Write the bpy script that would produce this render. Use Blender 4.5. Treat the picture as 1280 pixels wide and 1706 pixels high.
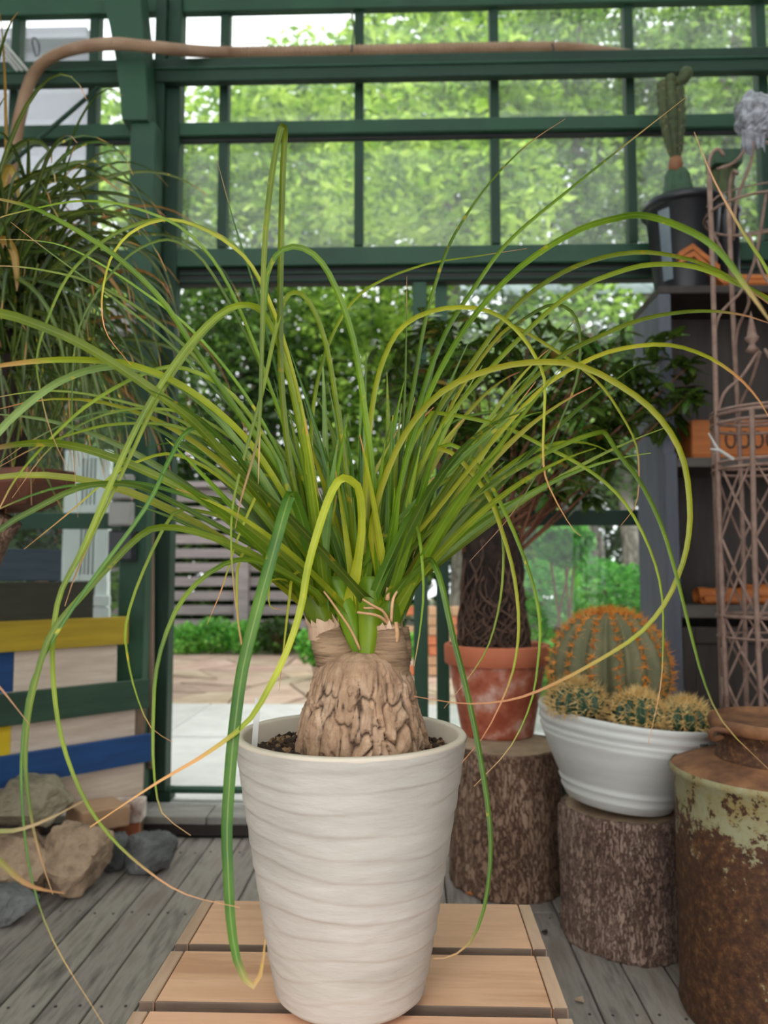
import bpy, math, random
import numpy as np
from mathutils import Vector, noise
S = bpy.context.scene
for o in list(bpy.data.objects): bpy.data.objects.remove(o, do_unlink=True)
R_ = random.Random(7)
PI = math.pi
# ------------------------------------------------------------------ camera
FP, PITCH, YAW, CH = 1300.0, math.radians(4.45), math.radians(1.7), 1.0
cd = bpy.data.cameras.new('camera'); cam = bpy.data.objects.new('camera', cd); S.collection.objects.link(cam)
cd.sensor_fit = 'HORIZONTAL'; cd.sensor_width = 36; cd.lens = 36*FP/1280
cam.location = (0, 0, CH); cam.rotation_euler = (PI/2+PITCH, 0, YAW); cd.clip_start = .05; cd.clip_end = 200
cd.dof.use_dof = True; cd.dof.focus_distance = 1.1; cd.dof.aperture_fstop = 5.8
S.camera = cam
# ------------------------------------------------------------------ sky, light, exposure
w = bpy.data.worlds.new('overcast_sky'); S.world = w; w.use_nodes = True
bg = w.node_tree.nodes['Background']; bg.inputs[0].default_value = (.95, .975, 1, 1); bg.inputs[1].default_value = 2.0
sl = bpy.data.lights.new('sun', 'SUN'); sl.energy = 1.6; sl.angle = math.radians(28); sl.color = (1, .97, .9)
so = bpy.data.objects.new('sun', sl); S.collection.objects.link(so); so.rotation_euler = (math.radians(38), math.radians(-22), 0)
S.view_settings.view_transform = 'Standard'; S.view_settings.look = 'None'; S.view_settings.gamma = 1
S.view_settings.use_curve_mapping = False; S.view_settings.exposure = 0.47
# ------------------------------------------------------------------ projection helpers (photo pixel -> world point at real depth)
_F = Vector((-math.sin(YAW)*math.cos(PITCH), math.cos(YAW)*math.cos(PITCH), math.sin(PITCH)))
_R = Vector((math.cos(YAW), math.sin(YAW), 0)); _U = _R.cross(_F)
C0 = Vector((0, 0, CH))
def ray(px, py): return _F + _R*((px-640)/FP) + _U*((853-py)/FP)
def PY(px, py, Y): d = ray(px, py); return C0 + d*(Y/d.y)
def PZ(px, py, z): d = ray(px, py); return C0 + d*((z-CH)/d.z)
def lin(c):
    return tuple(((v/255)/12.92 if v/255 <= .04045 else ((v/255+.055)/1.055)**2.4) for v in c)+(1,)
# ------------------------------------------------------------------ object helpers
def base_loc(V): 
    V = np.asarray(V); mn = V.min(0); mx = V.max(0); return Vector(((mn[0]+mx[0])/2, (mn[1]+mx[1])/2, mn[2]))
def wloc(o):
    l = Vector((0, 0, 0))
    while o: l = l + o.location; o = o.parent
    return l
def tag(o, label=None, cat=None, group=None, kind=None):
    if label: o['label'] = label
    if cat: o['category'] = cat
    if group: o['group'] = group
    if kind: o['kind'] = kind
    return o
def obj(name, V, F, m, parent=None, smooth=False, own=True, uv=None, kind=None, label=None):
    V = [tuple(v) for v in V] if not isinstance(V, np.ndarray) else V
    l = base_loc(V) if own else Vector((0, 0, 0)) if parent is None else wloc(parent)
    A = np.asarray(V, dtype=float) - np.array(l)
    me = bpy.data.meshes.new(name); me.from_pydata(A.tolist(), [], [list(f) for f in F]); me.update()
    if uv is not None:
        ul = me.uv_layers.new(name='UV'); idx = np.empty(len(me.loops), dtype=int); me.loops.foreach_get('vertex_index', idx)
        ul.data.foreach_set('uv', np.asarray(uv, dtype=np.float32)[idx].ravel())
    if smooth: me.polygons.foreach_set('use_smooth', [True]*len(me.polygons))
    me.materials.append(m)
    o = bpy.data.objects.new(name, me); S.collection.objects.link(o)
    if parent is not None: o.parent = parent; o.location = l - wloc(parent)
    else: o.location = l
    if kind: o['kind'] = kind
    if label: o['label'] = label
    return o
def thing(name, loc, label=None, cat=None, group=None, kind=None):
    o = bpy.data.objects.new(name, None); S.collection.objects.link(o); o.location = loc; o.empty_display_size = .05
    return tag(o, label, cat, group, kind)
def bevel(o, wd=.003, seg=1):
    b = o.modifiers.new('bevel', 'BEVEL'); b.width = wd; b.segments = seg; b.limit_method = 'ANGLE'; return o
class MB:
    def __init__(s): s.V = []; s.F = []; s.uv = []
    def add(s, V, F, uv=None):
        n = len(s.V); s.V += [tuple(v) for v in V]; s.F += [[i+n for i in f] for f in F]
        s.uv += uv if uv else [(0, 0)]*len(V); return s
    def box(s, a, b):
        x0, y0, z0 = a; x1, y1, z1 = b
        return s.hexa([(x0,y0,z0),(x1,y0,z0),(x1,y1,z0),(x0,y1,z0),(x0,y0,z1),(x1,y0,z1),(x1,y1,z1),(x0,y1,z1)])
    def hexa(s, P): return s.add(P, [(3,2,1,0),(4,5,6,7),(0,1,5,4),(1,2,6,5),(2,3,7,6),(3,0,4,7)])
    def tube(s, pts, r, n=8, cap=True, close=False):
        pts = [Vector(p) for p in pts]; N = len(pts); rr = r if isinstance(r, (list, tuple)) else [r]*N
        V = []; F = []; up = None
        for i, p in enumerate(pts):
            t = (pts[(i+1) % N]-pts[i-1]) if close else (pts[min(i+1, N-1)]-pts[max(i-1, 0)])
            if t.length < 1e-9: t = Vector((0, 0, 1))
            t.normalize()
            if up is None: up = Vector((0, 0, 1)) if abs(t.z) < .9 else Vector((1, 0, 0))
            a = t.cross(up); a = a.normalized() if a.length > 1e-6 else t.orthogonal().normalized(); b = a.cross(t); up = b
            for k in range(n):
                an = 2*PI*k/n; V.append(p + a*(rr[i]*math.cos(an)) + b*(rr[i]*math.sin(an)))
        for i in range(N if close else N-1):
            j = (i+1) % N
            for k in range(n): F.append((i*n+k, i*n+(k+1) % n, j*n+(k+1) % n, j*n+k))
        if cap and not close: F.append(list(range(n))[::-1]); F.append([(N-1)*n+k for k in range(n)])
        return s.add(V, F)
    def lathe(s, prof, c=(0,0,0), n=48, fn=None, rot=None, capb=True, capt=False):
        V = []; F = []; c = Vector(c)
        for j, (r, z) in enumerate(prof):
            for k in range(n):
                a = 2*PI*k/n; q = r + (fn(a, z, r) if fn else 0)
                p = Vector((q*math.cos(a), q*math.sin(a), z)); p = rot @ p if rot else p; V.append(c+p)
        for j in range(len(prof)-1):
            for k in range(n): F.append((j*n+k, j*n+(k+1) % n, (j+1)*n+(k+1) % n, (j+1)*n+k))
        if capb: F.append(list(range(n))[::-1])
        if capt: F.append([(len(prof)-1)*n+k for k in range(n)])
        return s.add(V, F)
    def build(s, name, m, parent=None, **k): return obj(name, s.V, s.F, m, parent, **k)
def boxo(name, a, b, m, parent=None, bv=.003, **k):
    lo = [min(a[i], b[i]) for i in range(3)]; hi = [max(a[i], b[i]) for i in range(3)]
    o = MB().box(lo, hi).build(name, m, parent, **k)
    if bv: bevel(o, bv)
    return o
def spline(P, n):
    P = [Vector(p) for p in P]; L = [0]
    for i in range(1, len(P)): L.append(L[-1]+max((P[i]-P[i-1]).length, 1e-6)**.5)
    out = []; k = 0
    for q in range(n):
        u = L[-1]*q/(n-1)
        while k < len(P)-2 and u > L[k+1]: k += 1
        t = (u-L[k])/(L[k+1]-L[k])
        p1, p2 = P[k], P[k+1]; p0 = P[k-1] if k else p1*2-p2; p3 = P[k+2] if k+2 < len(P) else p2*2-p1
        out.append(.5*((2*p1)+(p2-p0)*t+(2*p0-5*p1+4*p2-p3)*t*t+(3*p1-p0-3*p2+p3)*t**3))
    return out
# ------------------------------------------------------------------ materials
def newmat(name):
    m = bpy.data.materials.new(name); m.use_nodes = True; nt = m.node_tree
    return m, nt, nt.nodes, nt.links, nt.nodes['Principled BSDF']
def coords(nt, scale=(1,1,1), rnd=True, src='Object'):
    N, L = nt.nodes, nt.links
    tc = N.new('ShaderNodeTexCoord'); mp = N.new('ShaderNodeMapping'); mp.inputs['Scale'].default_value = scale
    L.new(tc.outputs[src], mp.inputs[0])
    if rnd:
        oi = N.new('ShaderNodeObjectInfo'); mu = N.new('ShaderNodeMath'); mu.operation = 'MULTIPLY'; mu.inputs[1].default_value = 17
        L.new(oi.outputs['Random'], mu.inputs[0]); L.new(mu.outputs[0], mp.inputs['Location'])
    return mp
def ramp(nt, fac, stops):
    r = nt.nodes.new('ShaderNodeValToRGB'); nt.links.new(fac, r.inputs[0]); e = r.color_ramp.elements
    while len(e) < len(stops): e.new(.5)
    for i, (p, c) in enumerate(stops): e[i].position = p; e[i].color = c if len(c) == 4 else lin(c)
    return r
def noi(nt, mp, scale, detail=5, rough=.55):
    n = nt.nodes.new('ShaderNodeTexNoise'); n.inputs['Scale'].default_value = scale; n.inputs['Detail'].default_value = detail
    n.inputs['Roughness'].default_value = rough; nt.links.new(mp.outputs[0], n.inputs[0]); return n
def bump(nt, h, bs, st, dist=.01):
    b = nt.nodes.new('ShaderNodeBump'); b.inputs['Strength'].default_value = st; b.inputs['Distance'].default_value = dist
    nt.links.new(h, b.inputs['Height']); nt.links.new(b.outputs[0], bs.inputs['Normal']); return b
def vary(nt, colout, bs, amt, hue=.0):
    N, L = nt.nodes, nt.links
    oi = N.new('ShaderNodeObjectInfo'); mr = N.new('ShaderNodeMapRange'); mr.inputs[3].default_value = 1-amt; mr.inputs[4].default_value = 1+amt
    hs = N.new('ShaderNodeHueSaturation'); L.new(oi.outputs['Random'], mr.inputs[0]); L.new(mr.outputs[0], hs.inputs['Value']); L.new(colout, hs.inputs['Color'])
    if hue:
        m2 = N.new('ShaderNodeMapRange'); m2.inputs[3].default_value = .5-hue; m2.inputs[4].default_value = .5+hue
        mm = N.new('ShaderNodeMath'); mm.operation = 'FRACT'; m3 = N.new('ShaderNodeMath'); m3.operation = 'MULTIPLY'; m3.inputs[1].default_value = 7.31
        L.new(oi.outputs['Random'], m3.inputs[0]); L.new(m3.outputs[0], mm.inputs[0]); L.new(mm.outputs[0], m2.inputs[0]); L.new(m2.outputs[0], hs.inputs['Hue'])
    L.new(hs.outputs[0], bs.inputs['Base Color']); return hs
def pmat(name, c1, c2, scale=6, stretch=(1,1,1), rough=.6, bst=.3, bdist=.005, bscale=None, c3=None, metal=0, amt=.08, hue=0, detail=6, lo=.3, hi=.7):
    m, nt, N, L, bs = newmat(name); mp = coords(nt, stretch)
    n = noi(nt, mp, scale, detail, .6)
    st = [(lo, c1), (hi, c2)] if c3 is None else [(lo, c1), ((lo+hi)/2, c2), (hi, c3)]
    r = ramp(nt, n.outputs['Fac'], st); vary(nt, r.outputs[0], bs, amt, hue)
    bs.inputs['Roughness'].default_value = rough; bs.inputs['Metallic'].default_value = metal
    if bst: b = noi(nt, mp, bscale or scale*3, 6); bump(nt, b.outputs['Fac'], bs, bst, bdist)
    return m
def voro_mat(name, cols, vs=18, stretch=(1,1,1), rough=.85, bst=.7, bdist=.008, ns=5):
    m, nt, N, L, bs = newmat(name); mp = coords(nt, stretch)
    n = noi(nt, mp, ns, 8, .65); v = N.new('ShaderNodeTexVoronoi'); v.feature = 'DISTANCE_TO_EDGE'; v.inputs['Scale'].default_value = vs
    mx = N.new('ShaderNodeVectorMath'); mx.operation = 'MULTIPLY_ADD'; mx.inputs[1].default_value = (.25,)*3
    L.new(n.outputs['Color'], mx.inputs[0]); L.new(mp.outputs[0], mx.inputs[2]); L.new(mx.outputs[0], v.inputs['Vector'])
    r1 = ramp(nt, v.outputs['Distance'], [(0, (0,0,0,1)), (.18, (1,1,1,1))])
    mul = N.new('ShaderNodeMath'); mul.operation = 'MULTIPLY_ADD'; mul.inputs[1].default_value = .45
    sc = N.new('ShaderNodeMath'); sc.operation = 'MULTIPLY'; sc.inputs[1].default_value = .7
    L.new(n.outputs['Fac'], sc.inputs[0]); L.new(r1.outputs[0], mul.inputs[0]); L.new(sc.outputs[0], mul.inputs[2])
    r = ramp(nt, mul.outputs[0], [(.25, cols[0]), (.6, cols[1]), (.95, cols[2])]); vary(nt, r.outputs[0], bs, .08)
    bs.inputs['Roughness'].default_value = rough; bump(nt, mul.outputs[0], bs, bst, bdist); return m
def leafmat(name, g1, g2, tip, transl=.35, rough=.38, spot=True, tipat=.9, amt=.25, hue=.02):
    m, nt, N, L, bs = newmat(name)
    uvn = N.new('ShaderNodeUVMap'); sp = N.new('ShaderNodeSeparateXYZ'); L.new(uvn.outputs[0], sp.inputs[0])
    mp = coords(nt, (1,1,1)); n = noi(nt, mp, 9, 4)
    r = ramp(nt, n.outputs['Fac'], [(.32, g1), (.62, g2)])
    # pale midrib
    ab = N.new('ShaderNodeMath'); ab.operation = 'SUBTRACT'; ab.inputs[1].default_value = .5; L.new(sp.outputs[0], ab.inputs[0])
    a2 = N.new('ShaderNodeMath'); a2.operation = 'ABSOLUTE'; L.new(ab.outputs[0], a2.inputs[0])
    rr = ramp(nt, a2.outputs[0], [(0, (1,1,1,1)), (.09, (0,0,0,1))])
    mx = N.new('ShaderNodeMix'); mx.data_type = 'RGBA'; sc = N.new('ShaderNodeMath'); sc.operation = 'MULTIPLY'; sc.inputs[1].default_value = .3
    L.new(rr.outputs[0], sc.inputs[0]); L.new(sc.outputs[0], mx.inputs[0]); L.new(r.outputs[0], mx.inputs[6]); mx.inputs[7].default_value = lin((205,215,110))
    n2 = noi(nt, mp, 3, 2); ad = N.new('ShaderNodeMath'); ad.operation = 'MULTIPLY_ADD'; ad.inputs[1].default_value = .12
    L.new(n2.outputs['Fac'], ad.inputs[0]); L.new(sp.outputs[1], ad.inputs[2])
    rt = ramp(nt, ad.outputs[0], [(tipat+.02, (0,0,0,1)), (tipat+.09, (1,1,1,1))])
    m2 = N.new('ShaderNodeMix'); m2.data_type = 'RGBA'; L.new(rt.outputs[0], m2.inputs[0]); L.new(mx.outputs[2], m2.inputs[6]); m2.inputs[7].default_value = lin(tip)
    out = m2.outputs[2]
    if spot:
        n3 = noi(nt, mp, 45, 2); r3 = ramp(nt, n3.outputs['Fac'], [(.66, (0,0,0,1)), (.74, (.7,.7,.7,1))])
        m3 = N.new('ShaderNodeMix'); m3.data_type = 'RGBA'; L.new(r3.outputs[0], m3.inputs[0]); L.new(out, m3.inputs[6]); m3.inputs[7].default_value = lin((205,180,40)); out = m3.outputs[2]
    hs = vary(nt, out, bs, amt, hue); bs.inputs['Roughness'].default_value = rough
    tr = N.new('ShaderNodeBsdfTranslucent'); L.new(hs.outputs[0], tr.inputs[0]); ms = N.new('ShaderNodeMixShader'); ms.inputs[0].default_value = transl
    L.new(bs.outputs[0], ms.inputs[1]); L.new(tr.outputs[0], ms.inputs[2]); L.new(ms.outputs[0], N['Material Output'].inputs[0]); return m
def folmat(name, g1, g2, g3, transl=.45):
    m, nt, N, L, bs = newmat(name)
    g = N.new('ShaderNodeNewGeometry'); n = noi(nt, coords(nt, rnd=False), 1.3, 3)
    a = N.new('ShaderNodeMath'); a.operation = 'MULTIPLY_ADD'; a.inputs[1].default_value = .5
    b = N.new('ShaderNodeMath'); b.operation = 'MULTIPLY_ADD'; b.inputs[1].default_value = 2.0; b.inputs[2].default_value = -.74
    L.new(g.outputs['Random Per Island'], a.inputs[0]); L.new(n.outputs['Fac'], b.inputs[0]); L.new(b.outputs[0], a.inputs[2])
    r = ramp(nt, a.outputs[0], [(.25, g1), (.5, g2), (.8, g3)]); L.new(r.outputs[0], bs.inputs['Base Color']); bs.inputs['Roughness'].default_value = .5
    tr = N.new('ShaderNodeBsdfTranslucent'); L.new(r.outputs[0], tr.inputs[0]); ms = N.new('ShaderNodeMixShader'); ms.inputs[0].default_value = transl
    L.new(bs.outputs[0], ms.inputs[1]); L.new(tr.outputs[0], ms.inputs[2]); L.new(ms.outputs[0], N['Material Output'].inputs[0]); return m
def glassmat(name, dirt=.14, lo=.3, gl=.05):
    m, nt, N, L, bs = newmat(name); N.remove(bs)
    t = N.new('ShaderNodeBsdfTransparent'); t.inputs[0].default_value = (.97, .99, .98, 1)
    g = N.new('ShaderNodeBsdfGlossy'); g.inputs['Roughness'].default_value = .03
    m1 = N.new('ShaderNodeMixShader'); m1.inputs[0].default_value = gl; L.new(t.outputs[0], m1.inputs[1]); L.new(g.outputs[0], m1.inputs[2])
    tl = N.new('ShaderNodeBsdfTranslucent'); tl.inputs[0].default_value = (.9, .92, .9, 1)
    df = N.new('ShaderNodeBsdfDiffuse'); df.inputs[0].default_value = (.6, .62, .6, 1); md = N.new('ShaderNodeMixShader'); md.inputs[0].default_value = .25
    L.new(tl.outputs[0], md.inputs[1]); L.new(df.outputs[0], md.inputs[2])
    n = noi(nt, coords(nt, (1,1,1)), 5, 6, .7); r = ramp(nt, n.outputs['Fac'], [(lo, (dirt*.45,)*3+(1,)), (.75, (dirt*1.7,)*3+(1,))])
    m2 = N.new('ShaderNodeMixShader'); L.new(r.outputs[0], m2.inputs[0]); L.new(m1.outputs[0], m2.inputs[1]); L.new(md.outputs[0], m2.inputs[2])
    L.new(m2.outputs[0], N['Material Output'].inputs[0]); return m

M = {}
M['green'] = pmat('green_paint', (20,58,38), (32,76,50), 3, rough=.55, bst=.1, amt=.04)
M['green_shade'] = pmat('green_paint_shaded', (12,42,27), (20,58,38), 3, rough=.6, bst=.1, amt=.04)  # the frame green again, with its shaded tone put into the colour
M['track_shade'] = pmat('dark_track_and_shade', (14,20,16), (28,34,27), 4, rough=.6, amt=.04)  # door track colour, also the painted shade below the transom
M['deck'] = pmat('weathered_deck', (84,76,70), (140,130,121), 5, (6, .7, 6), .8, .5, .003, 14, c3=(114,101,90), amt=.13, hue=.008)
M['under'] = pmat('dark_gap', (20,17,15), (34,29,25), 5)
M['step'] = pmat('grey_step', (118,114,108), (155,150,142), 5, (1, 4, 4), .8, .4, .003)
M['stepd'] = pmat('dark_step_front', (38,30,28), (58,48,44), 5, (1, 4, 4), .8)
M['crate'] = pmat('pale_crate_wood', (190,142,108), (220,174,138), 4, (.6, 5, 5), .65, .35, .0015, 16, c3=(204,156,121), amt=.05, hue=.005)
M['crate_edge'] = pmat('grey_crate_edge', (120,98,82), (165,138,116), 5, (1, 5, 5), .75, .4, .002)
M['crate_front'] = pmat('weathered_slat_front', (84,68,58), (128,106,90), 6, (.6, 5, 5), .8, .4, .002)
M['crate_side'] = pmat('end_batten_wood', (172,138,112), (204,170,142), 6, (5, .6, 5), .7, .4, .002)
M['pot'] = pmat('matte_white_ceramic', (184,176,166), (202,194,184), 7, (1, 1, 4), rough=.7, bst=.7, bdist=.002, bscale=26, amt=0)
M['pot_in'] = pmat('pot_rim_ceramic', (206,190,170), (218,204,186), 7, rough=.65, bst=.1, amt=0)
M['bowl'] = pmat('white_ridged_bowl', (205,203,198), (224,222,217), 4, (1, 1, 6), .45, .25, .002, amt=0)
M['terra'] = pmat('terracotta', (158,74,48), (188,104,76), 9, rough=.8, bst=.2, bdist=.002, bscale=40, c3=(220,176,160), lo=.38, hi=.62, amt=0)
M['terrarim'] = pmat('terracotta_rim', (186,96,62), (205,118,84), 4, rough=.8, bst=.2, bdist=.002, bscale=40, amt=0)
M['soil'] = pmat('potting_soil', (34,22,14), (74,50,34), 60, rough=.95, bst=1, bdist=.006, amt=0)
M['grit'] = pmat('soil_grit', (60,38,24), (168,132,92), 30, rough=.9, amt=.3)
M['barkd'] = voro_mat('stump_bark', [(58,38,28), (126,90,68), (182,150,126)], 34, (1, 1, .33), ns=14, bst=.8)
M['barkg'] = voro_mat('stump_bark_grey', [(66,46,38), (138,104,88), (192,164,148)], 42, (1, 1, .3), ns=16, bst=.8)
M['cut'] = pmat('cut_wood', (138,114,90), (190,164,136), 8, rough=.85, amt=.05)
M['caudex'] = voro_mat('caudex_bark', [(92,64,44), (176,138,106), (206,172,140)], 26, (1, 1, .4), ns=22, bst=.5, bdist=.004)
def caudexmat():
    m, nt, N, L, bs = newmat('plated_caudex_bark'); uvn = N.new('ShaderNodeUVMap'); sp = N.new('ShaderNodeSeparateXYZ'); L.new(uvn.outputs[0], sp.inputs[0])
    mp = coords(nt, (1, 1, .5), rnd=False); n = noi(nt, mp, 30, 8, .7); n2 = noi(nt, mp, 90, 6, .7)
    r = ramp(nt, n.outputs['Fac'], [(.3, (136,104,80)), (.5, (178,142,112)), (.72, (212,180,152))])
    rc = ramp(nt, sp.outputs[0], [(.1, (0,0,0,1)), (.62, (1,1,1,1))]); mx = N.new('ShaderNodeMix'); mx.data_type = 'RGBA'
    L.new(rc.outputs[0], mx.inputs[0]); mx.inputs[6].default_value = lin((66,44,30)); L.new(r.outputs[0], mx.inputs[7])
    hs = N.new('ShaderNodeHueSaturation'); mr = N.new('ShaderNodeMapRange'); mr.inputs[3].default_value = .75; mr.inputs[4].default_value = 1.2
    L.new(sp.outputs[1], mr.inputs[0]); L.new(mr.outputs[0], hs.inputs['Value']); L.new(mx.outputs[2], hs.inputs['Color']); L.new(hs.outputs[0], bs.inputs['Base Color'])
    bs.inputs['Roughness'].default_value = .85; bump(nt, n2.outputs['Fac'], bs, .8, .004); return m
M['caudex'] = caudexmat()
M['stem'] = pmat('ringed_stem', (104,76,54), (192,158,124), 9, (1.2, 1.2, 12), .85, 1, .004, amt=.05)
M['papery'] = pmat('papery_sheath', (188,146,118), (222,190,160), 14, (5, 5, 1), .8, .3, .001)
M['tan'] = pmat('dry_tan', (190,140,96), (220,176,130), 20, rough=.7)
M['leafg'] = leafmat('strap_leaf_green', (92,122,18), (136,160,34), (205,160,105))
M['leafd'] = leafmat('strap_leaf_deep', (62,98,22), (98,130,34), (198,150,100))
M['leafy'] = leafmat('strap_leaf_yellow', (150,160,28), (196,196,52), (222,160,96), tipat=.84)
M['leafb'] = leafmat('strap_leaf_bluish', (98,134,62), (140,168,92), (200,176,130))
M['fillg'] = leafmat('crown_leaf_green', (92,122,18), (136,160,34), (205,160,105), tipat=1.02)
M['filld'] = leafmat('crown_leaf_deep', (62,98,22), (98,130,34), (198,150,100), tipat=1.02)
M['filly'] = leafmat('crown_leaf_yellow', (140,152,28), (186,188,52), (222,160,96), tipat=.96)
M['fillb'] = leafmat('crown_leaf_bluish', (98,134,62), (140,168,92), (200,176,130), tipat=1.02)
M['pgreen'] = leafmat('palm_leaf_dark', (40,58,20), (78,98,36), (190,140,80), transl=.25, tipat=.93, amt=.35)
M['pdry'] = leafmat('palm_leaf_dry', (120,96,44), (176,130,60), (190,140,90), transl=.25, amt=.3)
M['shrub'] = leafmat('glossy_shrub_leaf', (48,78,28), (84,116,40), (150,110,50), transl=.18, rough=.22, spot=False, tipat=1.5, amt=.4, hue=.03)
M['shrubw'] = leafmat('worn_shrub_leaf', (86,100,40), (160,118,50), (170,110,50), transl=.2, rough=.3, spot=False, tipat=1.5, amt=.3)
M['twig'] = pmat('red_brown_twig', (84,48,30), (132,84,56), 12, (1, 1, .5), .8)
M['root'] = pmat('tangled_root', (58,40,32), (112,84,68), 18, rough=.9)
M['rootd'] = pmat('root_mass_dark', (30,20,16), (62,44,34), 30, rough=.95, bst=1, bdist=.01)
M['cactus'] = pmat('barrel_skin', (92,92,62), (122,116,84), 14, rough=.7, bst=.3, amt=.03)
M['cactusg'] = pmat('young_cactus_skin', (32,58,40), (54,84,56), 10, rough=.55, amt=.05)
M['spine'] = pmat('orange_spine', (206,116,34), (236,164,70), 30, rough=.5, bst=0)
M['spiney'] = pmat('straw_spine', (206,160,90), (236,204,140), 30, rough=.5, bst=0)
M['colcac'] = pmat('column_cactus_skin', (52,60,34), (84,92,54), 8, (1, 1, .4), .7, amt=.05)
M['scar'] = pmat('graft_scar', (120,74,48), (150,100,66), 20)
M['black'] = pmat('black_plastic', (30,31,34), (42,43,48), 4, rough=.35, bst=0, amt=0)
M['label'] = pmat('paper_label', (196,194,186), (226,224,218), 12, rough=.7, bst=0)
M['ink'] = pmat('ink', (34,32,34), (50,48,48), 10, rough=.7, bst=0)
M['shelf'] = pmat('slate_painted_wood', (82,84,94), (104,105,116), 4, (5, 5, .6), .6, .3, .002, 14, amt=.03)
M['shelfd'] = pmat('dark_stained_wood', (46,38,34), (66,56,50), 5, (5, 5, .6), .6, .3, .002, amt=.03)
M['shelff'] = pmat('grey_shelf_board', (78,70,64), (100,92,86), 5, (.6, 5, 5), .65, .3, .002)
M['orange'] = pmat('orange_cedar', (168,88,36), (208,124,60), 5, (.6, 5, 5), .6, .3, .002)
M['rod'] = pmat('rusty_rod', (118,90,78), (158,130,116), 24, rough=.8, bst=.3, bdist=.001, amt=.05)
M['hose'] = pmat('beige_hose', (140,108,84), (170,138,110), 5, rough=.5, bst=0, amt=0)
M['white'] = pmat('white_metal', (220,226,222), (236,240,236), 5, rough=.5, bst=0, amt=.02)
M['slot'] = pmat('grey_slot', (92,104,112), (120,130,136), 5, rough=.6, bst=0)
M['fence'] = pmat('grey_fence_wood', (136,126,126), (166,156,154), 4, (.6, 5, 5), .75, .3, .002, amt=.06)
M['stone_tile'] = pmat('flagstone', (168,140,120), (206,184,162), 3, rough=.85, amt=.16, hue=.02)
M['concrete'] = pmat('pale_concrete', (202,200,194), (222,220,214), 5, rough=.9, bst=.3, amt=.02)
M['earth'] = pmat('garden_soil', (64,60,38), (92,96,54), 5, rough=.95, amt=0)
M['yellow'] = pmat('mustard_paint', (150,124,24), (178,150,36), 4, (.9, .9, 9), .6, .25, .0015, 16)
M['yellow2'] = pmat('yellow_paint', (206,172,20), (226,192,36), 4, (.9, .9, 9), .6, .2, .001)
M['navy'] = pmat('navy_paint', (14,56,104), (26,74,128), 4, (.9, .9, 9), .6, .25, .0015, 16)
M['pgr'] = pmat('forest_plank_paint', (34,58,42), (52,80,58), 4, (.9, .9, 9), .65, .3, .0015, 16)
M['bare'] = pmat('pale_bare_wood', (190,168,148), (218,200,182), 5, (.9, .9, 9), .7, .3, .0015, 16)
M['slate'] = pmat('slate_blue_stain', (44,58,68), (66,80,88), 4, (.9, .9, 9), .7, .3, .002)
M['olive'] = pmat('dark_olive_stain', (40,40,28), (58,56,42), 4, (.9, .9, 9), .7, .3, .002)
M['brownp'] = pmat('brown_post_wood', (92,74,58), (136,112,92), 5, (6, 6, .6), .8, .4, .002)
M['sandst'] = pmat('sandstone', (160,124,94), (190,152,118), 8, rough=.9, bst=.5)
M['wbrick'] = pmat('whitewashed_brick', (120,84,72), (204,190,178), 7, rough=.9, bst=.5, lo=.38, hi=.52)
M['brick'] = pmat('orange_brick', (160,88,56), (190,116,80), 10, rough=.9, bst=.4)
M['rockg'] = pmat('greenish_rock', (88,84,66), (146,134,112), 9, rough=.9, bst=.8, bdist=.01, bscale=24, c3=(112,106,80))
M['rockb'] = pmat('brown_rock', (92,72,56), (168,142,116), 9, rough=.9, bst=.8, bdist=.01, bscale=24, c3=(124,102,84))
M['rockd'] = pmat('dark_grey_rock', (66,66,66), (122,122,120), 7, rough=.9, bst=.8, bdist=.01, bscale=24)
M['grey_wall'] = pmat('pale_grey_sheet', (112,112,120), (130,130,138), 1, rough=.7, bst=0, amt=.02)
M['plastic'] = pmat('cloudy_plastic', (112,112,118), (168,168,176), 26, rough=.25, bst=1, bdist=.006, bscale=30, lo=.4, hi=.66)
M['boxg'] = pmat('pale_grey_box', (160,158,152), (180,178,172), 4, rough=.5, bst=0)
M['brownpot'] = pmat('brown_hex_pot', (84,48,34), (120,72,50), 12, rough=.7)
M['f1'] = folmat('foliage_bright', (80,118,28), (146,186,50), (206,232,96))
M['f2'] = folmat('foliage_mid', (52,84,26), (104,144,46), (170,204,84))
M['f3'] = folmat('foliage_deep', (34,60,24), (62,92,38), (100,136,56))
M['f4'] = folmat('foliage_fresh', (70,150,50), (120,196,80), (170,224,110))
M['trunk'] = voro_mat('tree_bark', [(50,46,40), (96,90,80), (128,122,110)], 12, (1, 1, .4), ns=6)
M['shedroof'] = pmat('pale_shed_roof', (186,204,212), (216,228,232), 3, rough=.5, amt=.06)
M['glass'] = glassmat('hazy_glass', .075)
M['glass2'] = glassmat('clear_glass', .014, gl=.02)
M['nail'] = pmat('nail_head', (40,34,32), (60,52,48), 20, rough=.6, bst=0)
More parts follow.
